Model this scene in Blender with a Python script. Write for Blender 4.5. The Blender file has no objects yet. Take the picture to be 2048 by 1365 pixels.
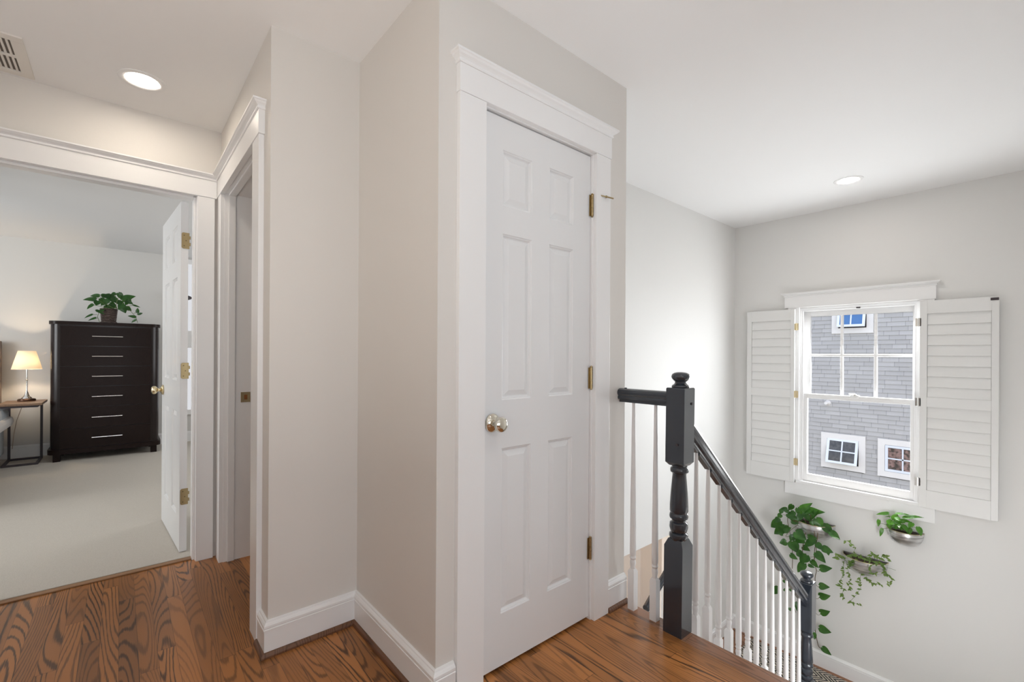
import bpy, bmesh, math, random
from mathutils import Vector, Matrix
PI = math.pi
sc = bpy.context.scene
COL = sc.collection
# ------------------------------------------------------------------ camera
# world: x runs along the closet wall towards the window wall, y into the hall, z up, metres; camera stands at (0, 0)
CH = 1.159
YAW, ROLL, FPX, HROW = math.radians(49.29), 0.0059, 910.2, 709.5
F = Vector((math.cos(YAW), math.sin(YAW), 0))
R0 = Vector((math.sin(YAW), -math.cos(YAW), 0)); U0 = Vector((0, 0, 1))
RT = R0 * math.cos(ROLL) + U0 * math.sin(ROLL)
UP = -R0 * math.sin(ROLL) + U0 * math.cos(ROLL)
cam = bpy.data.cameras.new('camera'); cam_o = bpy.data.objects.new('camera', cam); COL.objects.link(cam_o)
cam.sensor_width = 36; cam.sensor_fit = 'HORIZONTAL'; cam.lens = 36 * FPX / 2048
cam.shift_y = (HROW - 682.5) / 2048
cam.clip_start = 0.02; cam.clip_end = 300
M = Matrix(((RT.x, UP.x, -F.x, 0), (RT.y, UP.y, -F.y, 0), (RT.z, UP.z, -F.z, CH), (0, 0, 0, 1)))
cam_o.matrix_world = M
sc.camera = cam_o
# ------------------------------------------------------------------ world, sun, daylight, added fill, exposure
w = bpy.data.worlds.new('sky'); sc.world = w; w.use_nodes = True
nt = w.node_tree; bg = nt.nodes['Background']
sky = nt.nodes.new('ShaderNodeTexSky'); sky.sky_type = 'NISHITA'; sky.sun_disc = False
sky.sun_elevation = math.radians(60); sky.sun_rotation = math.radians(200); sky.air_density = 1.0; sky.dust_density = 1.5
mixs = nt.nodes.new('ShaderNodeMix'); mixs.data_type = 'RGBA'; mixs.inputs[0].default_value = 0.55
mixs.inputs[7].default_value = (3.0, 3.1, 3.3, 1)
nt.links.new(sky.outputs[0], mixs.inputs[6]); nt.links.new(mixs.outputs[2], bg.inputs[0]); bg.inputs[1].default_value = 0.28
def lamp(name, kind, loc, energy, color=(1, 1, 1), size=None, size_y=None, direction=None, radius=None, spread=None):
    l = bpy.data.lights.new(name, kind); o = bpy.data.objects.new(name, l); COL.objects.link(o)
    l.energy = energy; l.color = color; o.location = loc
    if kind == 'AREA':
        l.shape = 'RECTANGLE'; l.size = size; l.size_y = size_y or size
        if spread: l.spread = spread
    if radius is not None: l.shadow_soft_size = radius
    if direction: o.rotation_euler = Vector(direction).to_track_quat('-Z', 'Y').to_euler()
    return o
sun = lamp('sun_light', 'SUN', (8, 0, 8), 7.0, (1, .95, .87), direction=(-.30, .08, -.95)); sun.data.angle = math.radians(.6)
# unseen fill lights added to brighten the hall; daylight through the bedroom windows
lamp('hall_rear_fill', 'AREA', (0.0, -2.12, 1.25), 23, (.80, .90, 1), 1.5, 1.3, (0, 1, .5))  # unseen area fill added behind the camera, no window there
lamp('hall_side_fill', 'AREA', (-.93, .9, 1.1), 12, (1, .94, .87), 1.3, 1.0, (.3, .5, 2.2))  # added fill aimed upward to lift the left ceiling
lamp('bedroom_window_daylight', 'AREA', (-3.4, 5.0, 1.5), 48, (.95, .98, 1), 1.8, 1.4, (1, .1, -.1))
lamp('bedroom_far_daylight', 'AREA', (2.4, 5.2, 1.5), 16, (.97, .98, 1), 1.6, 1.4, (-1, 0, -.1))
lamp('stair_window_daylight', 'AREA', (4.72, 1.005, .85), 30, (.93, .97, 1), .7, 1.4, (-1, 0, -.15)).data.cycles.is_portal = False
lamp('lower_stair_fill', 'AREA', (3.1, -.13, -.55), 19, (.95, .98, 1), 1.2, 1.1, (.75, 1, .1))  # added fill to brighten the lower window wall, no window there
lamp('lower_room_light', 'POINT', (2.7, 2.75, -.75), 16, (1, .86, .72), radius=.12)
sc.view_settings.view_transform = 'Standard'; sc.view_settings.look = 'None'
sc.view_settings.gamma = 1; sc.view_settings.use_curve_mapping = False
sc.view_settings.exposure = 0.62
try:
    sc.cycles.max_bounces = 12; sc.cycles.diffuse_bounces = 8; sc.cycles.glossy_bounces = 5; sc.cycles.transmission_bounces = 8
    sc.cycles.sample_clamp_indirect = 6; sc.cycles.caustics_reflective = False; sc.cycles.caustics_refractive = False
except Exception: pass

# ------------------------------------------------------------------ materials
def mat(name, color, rough=.5, metal=0, bump=None, spec=None, coat=0, trans=0, emis=None, estr=0):
    m = bpy.data.materials.new(name); m.use_nodes = True
    n = m.node_tree.nodes; b = n['Principled BSDF']
    b.inputs['Base Color'].default_value = (*color, 1); b.inputs['Roughness'].default_value = rough; b.inputs['Metallic'].default_value = metal
    if spec is not None: b.inputs['Specular IOR Level'].default_value = spec
    if coat: b.inputs['Coat Weight'].default_value = coat; b.inputs['Specular IOR Level'].default_value = .35; b.inputs['Coat Roughness'].default_value = .15
    if trans: b.inputs['Transmission Weight'].default_value = trans
    if emis: b.inputs['Emission Color'].default_value = (*emis, 1); b.inputs['Emission Strength'].default_value = estr
    tc = n.new('ShaderNodeTexCoord'); nz = n.new('ShaderNodeTexNoise')
    sc_, st = bump or (60, .015)
    nz.inputs['Scale'].default_value = sc_; nz.inputs['Detail'].default_value = 3
    bp = n.new('ShaderNodeBump'); bp.inputs['Strength'].default_value = st; bp.inputs['Distance'].default_value = .01
    L = m.node_tree.links
    L.new(tc.outputs['Object'], nz.inputs['Vector']); L.new(nz.outputs[0], bp.inputs['Height']); L.new(bp.outputs[0], b.inputs['Normal'])
    return m
class NG:
    """tiny helper that wires math nodes"""
    def __init__(s, m): s.n = m.node_tree.nodes; s.l = m.node_tree.links
    def put(s, sock, v):
        if hasattr(v, 'is_output') or isinstance(v, bpy.types.NodeSocket): s.l.new(v, sock)
        else: sock.default_value = v
    def m(s, op, a, b=0.0, c=0.0):
        x = s.n.new('ShaderNodeMath'); x.operation = op
        s.put(x.inputs[0], a); s.put(x.inputs[1], b); s.put(x.inputs[2], c); return x.outputs[0]
    def comb(s, a, b, c):
        x = s.n.new('ShaderNodeCombineXYZ'); s.put(x.inputs[0], a); s.put(x.inputs[1], b); s.put(x.inputs[2], c); return x.outputs[0]
    def noise(s, vec, scale=1, detail=2, rough=.5):
        x = s.n.new('ShaderNodeTexNoise'); s.l.new(vec, x.inputs['Vector']); x.inputs['Scale'].default_value = scale
        x.inputs['Detail'].default_value = detail; x.inputs['Roughness'].default_value = rough; return x.outputs[0]
    def ramp(s, fac, stops):
        x = s.n.new('ShaderNodeValToRGB'); s.l.new(fac, x.inputs[0]); e = x.color_ramp.elements
        while len(e) < len(stops): e.new(.5)
        for i, (p, c) in enumerate(stops): e[i].position = p; e[i].color = (*c, 1) if len(c) == 3 else c
        return x.outputs[0]
    def mix(s, fac, a, b, mode='MIX'):
        x = s.n.new('ShaderNodeMix'); x.data_type = 'RGBA'; x.blend_type = mode
        s.put(x.inputs[0], fac); s.put(x.inputs[6], a); s.put(x.inputs[7], b); return x.outputs[2]
    def xyz(s, out='Object'):
        tc = s.n.new('ShaderNodeTexCoord'); sp = s.n.new('ShaderNodeSeparateXYZ'); s.l.new(tc.outputs[out], sp.inputs[0]); return sp.outputs
def oak(name, bw=.057, c1=(.23, .092, .028), c2=(.50, .205, .060), dark=(.045, .018, .007), along='y', plank=True, rough=.28, strength=.95, coat=.06, rings=185.0):
    m = bpy.data.materials.new(name); m.use_nodes = True; g = NG(m); b = m.node_tree.nodes['Principled BSDF']
    o = g.xyz(); X, Y, Z = (o[0], o[1], o[2]) if along == 'y' else (o[1], o[0], o[2])
    bx = g.m('DIVIDE', X, bw); idx = g.m('FLOOR', bx) if plank else g.m('MULTIPLY', X, 0)
    wn = g.n.new('ShaderNodeTexWhiteNoise'); wn.noise_dimensions = '1D'; g.l.new(idx, wn.inputs['W'])
    yy = g.m('DIVIDE', g.m('ADD', Y, g.m('MULTIPLY', wn.outputs[0], 5.0)), .95)
    idy = g.m('FLOOR', yy) if plank else g.m('MULTIPLY', Y, 0)
    w2 = g.n.new('ShaderNodeTexWhiteNoise'); w2.noise_dimensions = '2D'; g.l.new(g.comb(idx, idy, 0.0), w2.inputs['Vector'])
    rnd = w2.outputs[0]
    vec = g.comb(g.m('ADD', g.m('MULTIPLY', X, 7.5), g.m('MULTIPLY', rnd, 70.0)), g.m('ADD', g.m('MULTIPLY', Y, .62), g.m('MULTIPLY', rnd, 31.0)), g.m('MULTIPLY', Z, 3.0))
    n1 = g.noise(vec, 1, 1.2, .35)
    ring = g.m('SUBTRACT', g.m('MULTIPLY', g.m('POWER', g.m('ADD', g.m('MULTIPLY', g.m('SINE', g.m('MULTIPLY', n1, rings)), .5), .5), 2.6), 2.0), .75)
    vp = g.comb(g.m('MULTIPLY', X, 330.0), g.m('MULTIPLY', Y, 9.0), Z)
    pores = g.noise(vp, 1, 2, .6)
    fac = g.m('ADD', g.m('MULTIPLY', ring, .28), g.m('MULTIPLY', pores, 1.0))
    line = g.ramp(fac, [(.44, (0, 0, 0)), (.80, (1, 1, 1))])
    patch = g.noise(g.comb(g.m('MULTIPLY', X, 14.0), g.m('MULTIPLY', Y, 3.0), rnd), 1, 2)
    base = g.mix(g.m('ADD', g.m('MULTIPLY', rnd, .75), g.m('MULTIPLY', patch, .3)), (*c1, 1), (*c2, 1))
    w3 = g.n.new('ShaderNodeTexWhiteNoise'); w3.noise_dimensions = '2D'; g.l.new(g.comb(g.m('ADD', idx, 17.3), idy, 0.0), w3.inputs['Vector'])
    vis = g.m('ADD', g.m('MULTIPLY', w3.outputs[0], .75), .25)
    col = g.mix(g.m('MULTIPLY', g.m('MULTIPLY', line, strength), vis), base, (*dark, 1))
    if plank:
        fx = g.m('FRACT', bx); fy = g.m('FRACT', yy)
        e1 = g.m('GREATER_THAN', g.m('ABSOLUTE', g.m('SUBTRACT', fx, .5)), .487)
        e2 = g.m('GREATER_THAN', g.m('ABSOLUTE', g.m('SUBTRACT', fy, .5)), .4988)
        col = g.mix(g.m('MULTIPLY', g.m('MAXIMUM', e1, e2), .55), col, (.05, .022, .01, 1))
    g.l.new(col, b.inputs['Base Color']); b.inputs['Roughness'].default_value = rough
    b.inputs['Coat Weight'].default_value = coat; b.inputs['Specular IOR Level'].default_value = .35; b.inputs['Coat Roughness'].default_value = .2
    bp = g.n.new('ShaderNodeBump'); bp.inputs['Strength'].default_value = .08; bp.inputs['Distance'].default_value = .002
    g.l.new(line, bp.inputs['Height']); bp.invert = True; g.l.new(bp.outputs[0], b.inputs['Normal'])
    return m
WALL = mat('wall_paint', (.715, .69, .655), .62, bump=(180, .02))
WALLC = mat('stair_wall_paint', (.735, .73, .715), .62, bump=(180, .02))
TAN = mat('beige_paint', (.60, .50, .42), .65)
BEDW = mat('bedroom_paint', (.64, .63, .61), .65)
CEIL = mat('ceiling_paint', (.87, .87, .87), .75, bump=(140, .02))
TRIM = mat('trim_paint', (.84, .84, .84), .32, bump=(30, .01))
DOOR = mat('door_paint', (.78, .785, .79), .34, bump=(25, .012))
SHUT = mat('shutter_paint', (.76, .76, .75), .4)
BALW = mat('baluster_paint', (.81, .81, .81), .35)
FLOOR = oak('oak_floor')
NOSE = oak('oak_nosing', .087, (.27, .13, .07), (.34, .165, .095), rough=.22, rings=130.0)
SHOE = oak('oak_shoe', .05, (.12, .055, .03), (.17, .08, .042), plank=False, rough=.35)
BLK = mat('charcoal_paint', (.024, .031, .042), .17, coat=.9, bump=(40, .02))
BRASS = mat('brass', (.72, .60, .38), .16, 1)
OLDB = mat('antique_brass', (.42, .32, .17), .32, 1)
NICK = mat('satin_nickel_brass', (.74, .70, .60), .1, 1)
CHROME = mat('chrome', (.8, .79, .77), .15, 1)
STEEL = mat('dark_frame', (.06, .05, .055), .45, .3)
ESP = oak('espresso_wood', .4, (.011, .006, .005), (.015, .008, .0065), (.006, .003, .003), along='y', plank=False, rough=.34, strength=.5, coat=0)
ESP.node_tree.nodes['Principled BSDF'].inputs['Specular IOR Level'].default_value = .28
ESP.node_tree.nodes['Principled BSDF'].inputs['Specular IOR Level'].default_value = .16
ESPG = oak('espresso_gloss', .4, (.010, .0055, .005), (.014, .008, .007), (.006, .003, .003), plank=False, rough=.25, strength=.5, coat=0)
TTOP = oak('table_walnut', .2, (.16, .10, .065), (.21, .13, .08), (.07, .04, .025), along='y', plank=False, rough=.4, strength=.4)
SHADOWGAP = mat('gap_dark', (.04, .035, .03), .8)
def carpet():
    m = mat('carpet', (.60, .555, .49), .95, bump=(700, .5)); g = NG(m); b = m.node_tree.nodes['Principled BSDF']
    o = g.xyz(); n = g.noise(g.comb(o[0], o[1], o[2]), 350, 2); c = g.ramp(n, [(.3, (.55, .505, .44)), (.7, (.65, .605, .54))]); g.l.new(c, b.inputs['Base Color'])
    return m
CARPET = carpet()
def rug_mat():
    m = bpy.data.materials.new('herringbone_rug'); m.use_nodes = True; g = NG(m); b = m.node_tree.nodes['Principled BSDF']
    o = g.xyz(); zig = g.m('ABSOLUTE', g.m('SUBTRACT', g.m('FRACT', g.m('DIVIDE', o[0], .13)), .5))
    v = g.m('SINE', g.m('MULTIPLY', g.m('ADD', o[1], g.m('MULTIPLY', zig, .16)), 2 * PI / .036))
    nz = g.noise(g.comb(o[0], o[1], o[2]), 120, 2)
    c = g.ramp(g.m('ADD', g.m('MULTIPLY', v, .40), nz), [(.42, (.03, .03, .032)), (.62, (.55, .49, .41))])
    g.l.new(c, b.inputs['Base Color']); b.inputs['Roughness'].default_value = .95
    bp = g.n.new('ShaderNodeBump'); bp.inputs['Strength'].default_value = .5; bp.inputs['Distance'].default_value = .003; g.l.new(v, bp.inputs['Height']); g.l.new(bp.outputs[0], b.inputs['Normal'])
    return m
RUG = rug_mat()
def shingle_mat():
    m = bpy.data.materials.new('grey_shingles'); m.use_nodes = True; g = NG(m); b = m.node_tree.nodes['Principled BSDF']
    o = g.xyz(); EXP = .088
    row = g.m('FLOOR', g.m('DIVIDE', o[2], EXP))
    wn = g.n.new('ShaderNodeTexWhiteNoise'); wn.noise_dimensions = '1D'; g.l.new(row, wn.inputs['W'])
    yv = g.m('ADD', o[1], g.m('MULTIPLY', wn.outputs[0], 9.0))
    # irregular shingle widths: voronoi cells along the course
    vo = g.n.new('ShaderNodeTexVoronoi'); vo.feature = 'DISTANCE_TO_EDGE'; vo.voronoi_dimensions = '1D'; g.l.new(yv, vo.inputs['W']); vo.inputs['Scale'].default_value = 3.6
    vc = g.n.new('ShaderNodeTexVoronoi'); vc.voronoi_dimensions = '1D'; g.l.new(yv, vc.inputs['W']); vc.inputs['Scale'].default_value = 3.6
    gap = g.m('LESS_THAN', vo.outputs['Distance'], .014)
    grain = g.noise(g.comb(g.m('MULTIPLY', o[1], 90.0), g.m('MULTIPLY', o[2], 8.0), o[0]), 1, 2)
    sp = g.n.new('ShaderNodeSeparateColor'); g.l.new(vc.outputs['Color'], sp.inputs[0])
    c = g.mix(sp.outputs[0], (.43, .415, .405, 1), (.51, .495, .485, 1)); c = g.mix(g.m('MULTIPLY', grain, .25), c, (.34, .35, .36, 1))
    c = g.mix(g.m('MULTIPLY', gap, .6), c, (.16, .16, .17, 1))
    g.l.new(c, b.inputs['Base Color']); b.inputs['Roughness'].default_value = .85
    return m
SHING = shingle_mat()
def glass(name, tint=(1, 1, 1), rough=0.0, refl=.5):
    m = bpy.data.materials.new(name); m.use_nodes = True; n = m.node_tree.nodes; l = m.node_tree.links
    out = n['Material Output']; n.remove(n['Principled BSDF'])
    t = n.new('ShaderNodeBsdfTransparent'); t.inputs[0].default_value = (*tint, 1)
    gl = n.new('ShaderNodeBsdfGlossy'); gl.inputs['Roughness'].default_value = rough
    fr = n.new('ShaderNodeFresnel'); fr.inputs[0].default_value = 1.45
    mu = n.new('ShaderNodeMath'); mu.operation = 'MULTIPLY'; mu.inputs[1].default_value = refl; l.new(fr.outputs[0], mu.inputs[0])
    mx = n.new('ShaderNodeMixShader'); l.new(mu.outputs[0], mx.inputs[0]); l.new(t.outputs[0], mx.inputs[1]); l.new(gl.outputs[0], mx.inputs[2]); l.new(mx.outputs[0], out.inputs[0])
    return m
GLASS = glass('window_glass')
def leaf_mat(name, c1, c2, gloss=.3):
    m = bpy.data.materials.new(name); m.use_nodes = True; g = NG(m); b = m.node_tree.nodes['Principled BSDF']
    o = g.xyz(); n = g.noise(g.comb(o[0], o[1], o[2]), 22, 2)
    g.l.new(g.ramp(n, [(.35, c1), (.65, c2)]), b.inputs['Base Color']); b.inputs['Roughness'].default_value = gloss
    tr = g.n.new('ShaderNodeBsdfTranslucent'); tr.inputs[0].default_value = (c2[0] * 1.8, c2[1] * 1.8, c2[2], 1)
    mx = g.n.new('ShaderNodeMixShader'); mx.inputs[0].default_value = .25
    g.l.new(b.outputs[0], mx.inputs[1]); g.l.new(tr.outputs[0], mx.inputs[2]); g.l.new(mx.outputs[0], g.n['Material Output'].inputs[0])
    return m
LEAF = leaf_mat('pothos_leaf', (.018, .075, .012), (.045, .14, .022))
LEAF2 = leaf_mat('small_leaf', (.07, .15, .025), (.16, .24, .06), .45)
LEAF3 = leaf_mat('fresh_leaf', (.05, .17, .018), (.10, .28, .035))
LEAF4 = leaf_mat('bedroom_leaf', (.012, .06, .010), (.03, .11, .018), .35)
VINE = mat('vine_stem', (.13, .09, .045), .6)
VINEG = mat('green_stem', (.12, .17, .05), .6)
SOIL = mat('soil', (.035, .018, .010), .95, bump=(90, .8))
def brushed():
    m = bpy.data.materials.new('galvanised_metal'); m.use_nodes = True; g = NG(m); b = m.node_tree.nodes['Principled BSDF']
    o = g.xyz(); n = g.noise(g.comb(g.m('MULTIPLY', o[0], 8.0), g.m('MULTIPLY', o[1], 8.0), g.m('MULTIPLY', o[2], 70.0)), 1, 3)
    g.l.new(g.ramp(n, [(.3, (.36, .36, .36)), (.6, (.74, .74, .74))]), b.inputs['Base Color']); b.inputs['Metallic'].default_value = .9; b.inputs['Roughness'].default_value = .3
    return m
GALV = brushed()
WICK = mat('woven_wicker', (.055, .03, .022), .55, bump=(120, .6))
_g = NG(WICK); _o = _g.xyz(); _w = _g.m('SINE', _g.m('ADD', _g.m('MULTIPLY', _o[2], 480.0), _g.m('MULTIPLY', _g.noise(_g.comb(_o[0], _o[1], _o[2]), 28, 2), 14.0)))
_g.l.new(_g.ramp(_g.m('ADD', _g.m('MULTIPLY', _w, .5), .5), [(.70, (.028, .014, .011)), (1.0, (.26, .20, .17))]), WICK.node_tree.nodes['Principled BSDF'].inputs['Base Color'])
def emit(name, color, s):
    m = bpy.data.materials.new(name); m.use_nodes = True; n = m.node_tree.nodes; n.remove(n['Principled BSDF'])
    e = n.new('ShaderNodeEmission'); e.inputs[0].default_value = (*color, 1); e.inputs[1].default_value = s
    m.node_tree.links.new(e.outputs[0], n['Material Output'].inputs[0]); return m
LENSW = emit('warm_lens', (1, .88, .74), 42)
LENSN = emit('neutral_lens', (1, .90, .82), 36)
LENSH = emit('hall_lens', (1, .97, .94), 34)
BEDCLOTH = mat('grey_bedding', (.40, .43, .46), .85, bump=(25, .4))
BEDCLOTH2 = mat('pale_bedding_hem', (.60, .57, .55), .85, bump=(25, .4))
HEADB = mat('headboard_fabric', (.22, .17, .14), .7)
VENT = mat('vent_enamel', (.78, .75, .70), .4)
FAN = mat('fan_blade', (.22, .18, .15), .5)
DARKIN = mat('dark_interior', (.05, .05, .055), .8)
NTRIM = mat('house_trim', (.80, .77, .74), .6)
NSASH = mat('house_sash', (.75, .79, .86), .5)
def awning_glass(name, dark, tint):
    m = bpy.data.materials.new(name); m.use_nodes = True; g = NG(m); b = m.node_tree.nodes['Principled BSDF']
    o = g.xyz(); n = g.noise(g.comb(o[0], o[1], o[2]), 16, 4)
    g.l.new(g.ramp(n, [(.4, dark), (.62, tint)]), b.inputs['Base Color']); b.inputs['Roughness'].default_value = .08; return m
NG1 = awning_glass('blind_glass', (.05, .05, .055), (.09, .09, .09))
NG2 = awning_glass('painted_tree_reflection', (.035, .025, .02), (.28, .17, .15))  # tree reflection painted as mottled base colour
NG3 = mat('sky_reflection_glass', (.06, .18, .42), .05)  # blue sky reflection put into the base colour

# ------------------------------------------------------------------ mesh helpers
class MB:
    def __init__(s): s.v = []; s.f = []; s.sm = []
    def add(s, vs, fs, smooth=False):
        o = len(s.v); s.v += [tuple(p) for p in vs]; s.f += [tuple(i + o for i in f) for f in fs]; s.sm += [smooth] * len(fs); return s
    def box(s, x0, x1, y0, y1, z0, z1, bev=0):
        if bev:
            bm = bmesh.new(); bmesh.ops.create_cube(bm, size=1)
            for v in bm.verts: v.co = Vector(((x0 + x1) / 2 + v.co.x * (x1 - x0), (y0 + y1) / 2 + v.co.y * (y1 - y0), (z0 + z1) / 2 + v.co.z * (z1 - z0)))
            bmesh.ops.bevel(bm, geom=bm.edges[:], offset=bev, segments=2, affect='EDGES', profile=.6)
            bm.verts.index_update(); s.add([v.co[:] for v in bm.verts], [[v.index for v in f.verts] for f in bm.faces]); bm.free(); return s
        vs = [(x, y, z) for z in (z0, z1) for y in (y0, y1) for x in (x0, x1)]
        return s.add(vs, [(0, 2, 3, 1), (4, 5, 7, 6), (0, 1, 5, 4), (2, 6, 7, 3), (0, 4, 6, 2), (1, 3, 7, 5)])
    def tbox(s, mtx, sx, sy, sz, bev=0):
        t = MB().box(-sx / 2, sx / 2, -sy / 2, sy / 2, -sz / 2, sz / 2, bev)
        return s.add([mtx @ Vector(p) for p in t.v], t.f)
    def lathe(s, prof, c=(0, 0, 0), n=24, axis='z', closed_ends=True, smooth=True, ripple=None):
        vs = []; fs = []
        for r, h in prof:
            for i in range(n):
                a = 2 * PI * i / n; rr = r * (1 + (ripple * math.cos(i * PI) if ripple else 0))
                p = (rr * math.cos(a), rr * math.sin(a), h)
                if axis == 'x': p = (h, rr * math.cos(a), rr * math.sin(a))
                if axis == 'y': p = (rr * math.cos(a), h, rr * math.sin(a))
                vs.append((p[0] + c[0], p[1] + c[1], p[2] + c[2]))
        m = len(prof)
        for j in range(m - 1):
            for i in range(n):
                k = (i + 1) % n; fs.append((j * n + i, j * n + k, (j + 1) * n + k, (j + 1) * n + i))
        if closed_ends: fs.append(tuple(range(n - 1, -1, -1))); fs.append(tuple((m - 1) * n + i for i in range(n)))
        return s.add(vs, fs, smooth)
    def prism(s, poly, h0, h1, axis='z', smooth=False):
        """poly of 2D points extruded along axis; for x: (y,z), for y: (x,z), for z: (x,y)"""
        def P(a, b, h): return {'z': (a, b, h), 'x': (h, a, b), 'y': (a, h, b)}[axis]
        n = len(poly); vs = [P(a, b, h0) for a, b in poly] + [P(a, b, h1) for a, b in poly]
        fs = [tuple(range(n - 1, -1, -1)), tuple(range(n, 2 * n))] + [(i, (i + 1) % n, n + (i + 1) % n, n + i) for i in range(n)]
        return s.add(vs, fs, smooth)
    def tube(s, pts, r, n=8, caps=True):
        pts = [Vector(p) for p in pts]; vs = []; fs = []; N = None
        for i, p in enumerate(pts):
            t = (pts[min(i + 1, len(pts) - 1)] - pts[max(i - 1, 0)]).normalized()
            if N is None: N = t.orthogonal().normalized()
            N = (N - t * N.dot(t)).normalized(); B = t.cross(N); rr = r[i] if isinstance(r, (list, tuple)) else r
            for k in range(n): a = 2 * PI * k / n; vs.append(p + N * (math.cos(a) * rr) + B * (math.sin(a) * rr))
        for j in range(len(pts) - 1):
            for k in range(n): q = (k + 1) % n; fs.append((j * n + k, j * n + q, (j + 1) * n + q, (j + 1) * n + k))
        if caps: fs.append(tuple(range(n - 1, -1, -1))); fs.append(tuple((len(pts) - 1) * n + k for k in range(n)))
        return s.add(vs, fs, True)
    def moulding(s, prof, path, z=0, side=1):
        """prof: [(out, height)] swept along a 2D path in plan, mitred; out grows to the left of the path (side=1)"""
        n = len(path); m = len(prof); vs = []
        def nrm(a, b): d = Vector((b[0] - a[0], b[1] - a[1])).normalized(); return Vector((-d.y, d.x)) * side
        for i, p in enumerate(path):
            if i == 0: nn = nrm(path[0], path[1])
            elif i == n - 1: nn = nrm(path[-2], path[-1])
            else:
                a = nrm(path[i - 1], p); b = nrm(p, path[i + 1]); nn = (a + b) / (1 + a.dot(b))
            for o, h in prof: vs.append((p[0] + nn.x * o, p[1] + nn.y * o, z + h))
        fs = [(i * m + j, i * m + (j + 1) % m, (i + 1) * m + (j + 1) % m, (i + 1) * m + j) for i in range(n - 1) for j in range(m)]
        fs += [tuple(range(m)), tuple((n - 1) * m + j for j in range(m - 1, -1, -1))]
        return s.add(vs, fs)
    def build(s, name, material, parent=None, sharp=35, loc=None):
        me = bpy.data.meshes.new(name); me.from_pydata(s.v, [], s.f); me.polygons.foreach_set('use_smooth', s.sm); me.update()
        bm = bmesh.new(); bm.from_mesh(me); bmesh.ops.recalc_face_normals(bm, faces=bm.faces[:]); bm.to_mesh(me); bm.free()
        if any(s.sm): me.set_sharp_from_angle(angle=math.radians(sharp))
        o = bpy.data.objects.new(name, me); me.materials.append(material); COL.objects.link(o)
        if parent:
            o.parent = parent
            base = Vector((0, 0, 0)); q = parent
            while q: base += q.location; q = q.parent
            if not s.__dict__.get('local'): o.location = -base        # parts are drawn in world coordinates
        return o
def tag(o, label=None, cat=None, group=None, kind=None):
    if label: o['label'] = label
    if cat: o['category'] = cat
    if group: o['group'] = group
    if kind: o['kind'] = kind
    return o
def empty(name, loc, label=None, cat=None, group=None, kind=None):
    o = bpy.data.objects.new(name, None); COL.objects.link(o); o.location = loc; o.empty_display_size = .1
    return tag(o, label, cat, group, kind)
def struct(o, label, cat): return tag(o, label, cat, kind='structure')
def ray(px, py): return F + RT * ((px - 1024) / FPX) - UP * ((py - HROW) / FPX)
def onx(px, py, X): d = ray(px, py); t = X / d.x; return Vector((X, d.y * t, CH + d.z * t))
def ony(px, py, Y): d = ray(px, py); t = Y / d.y; return Vector((d.x * t, Y, CH + d.z * t))

# ------------------------------------------------------------------ the shell
ZC = 2.42; XA, Y1, Y2, XB, Y3, XC, Y5, XW = .782, 1.282, 1.934, .434, 3.07, 1.808, 1.977, 4.60
ZL = -1.52
fl = MB().box(-1.12, 1.735, -2.3, 3.13, -.26, 0)
struct(fl.build('floor', FLOOR), 'brown oak strip floor of the upstairs hall', 'floor')
n_ = MB().prism([(1.735, -.26), (1.735, 0), (1.812, 0), (1.820, -.004), (1.824, -.011), (1.824, -.02), (1.818, -.028), (1.80, -.03), (1.80, -.26)], -.15, 1.30, 'y')
struct(n_.build('trim_1', NOSE), 'oak nosing board along the top of the stairs', 'stair nosing')
struct(MB().box(-3.6, 2.6, 3.13, 7.208, -.2, .010).build('floor', CARPET), 'pale beige carpet on the bedroom floor', 'carpet')
struct(MB().box(-1.12, 4.74, -2.3, 3.13, ZC, ZC + .1).build('ceiling', CEIL), 'smooth white ceiling over hall and stairwell', 'ceiling')
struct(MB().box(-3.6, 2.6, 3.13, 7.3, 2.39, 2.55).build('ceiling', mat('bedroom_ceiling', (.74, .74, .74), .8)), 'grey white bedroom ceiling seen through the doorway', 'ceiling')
# closet block
b = MB().box(XA, .957, Y1, Y1 + .12, 0, ZC).box(1.58, XC, Y1, Y1 + .12, 0, ZC).box(.957, 1.58, Y1, Y1 + .12, 2.05, ZC)
struct(b.build('wall_front', WALL), 'cream wall around the six panel closet door', 'wall')
struct(MB().box(XA, XA + .10, Y1 + .12, Y2 + .12, 0, ZC).build('wall_side', WALL), 'narrow cream wall left of the closet door corner', 'wall')
struct(MB().box(XB, XA, Y2, Y2 + .12, 0, ZC).build('wall_middle', WALL), 'cream wall panel in the recess between the two corners', 'wall')
b = MB().box(XB, XB + .12, Y2 + .12, 2.14, 0, ZC).box(XB, XB + .12, 2.962, Y3, 0, ZC).box(XB, XB + .12, 2.14, 2.962, 2.06, ZC)
struct(b.build('wall_right', WALL), 'cream hall wall around the open side doorway', 'wall')
b = MB().box(.335, 2.6, Y3, Y3 + .125, 0, ZC).box(-1.12, -.52, Y3, Y3 + .125, 0, ZC).box(-.52, .335, Y3, Y3 + .125, 2.045, ZC)
struct(b.build('wall_back', WALL), 'cream wall above the bedroom doorway', 'wall')
struct(MB().box(-1.12, -1.0, -2.3, Y3, 0, ZC).build('wall_left', WALL), 'cream hall wall left of the camera', 'wall')
struct(MB().box(-1.12, 1.12, -2.42, -2.3, 0, ZC).build('wall_rear', WALL), 'cream wall at the end of the hall behind the camera', 'wall')
struct(MB().box(1.12, 1.24, -2.3, -.27, 0, ZC).build('wall_rear_right', WALL), 'cream wall right of the hall behind the camera', 'wall')
struct(MB().box(1.12, 4.6, -.27, -.15, -3, ZC).build('wall_stair_near', WALLC), 'white wall on the near side of the stairs', 'wall')
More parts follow.
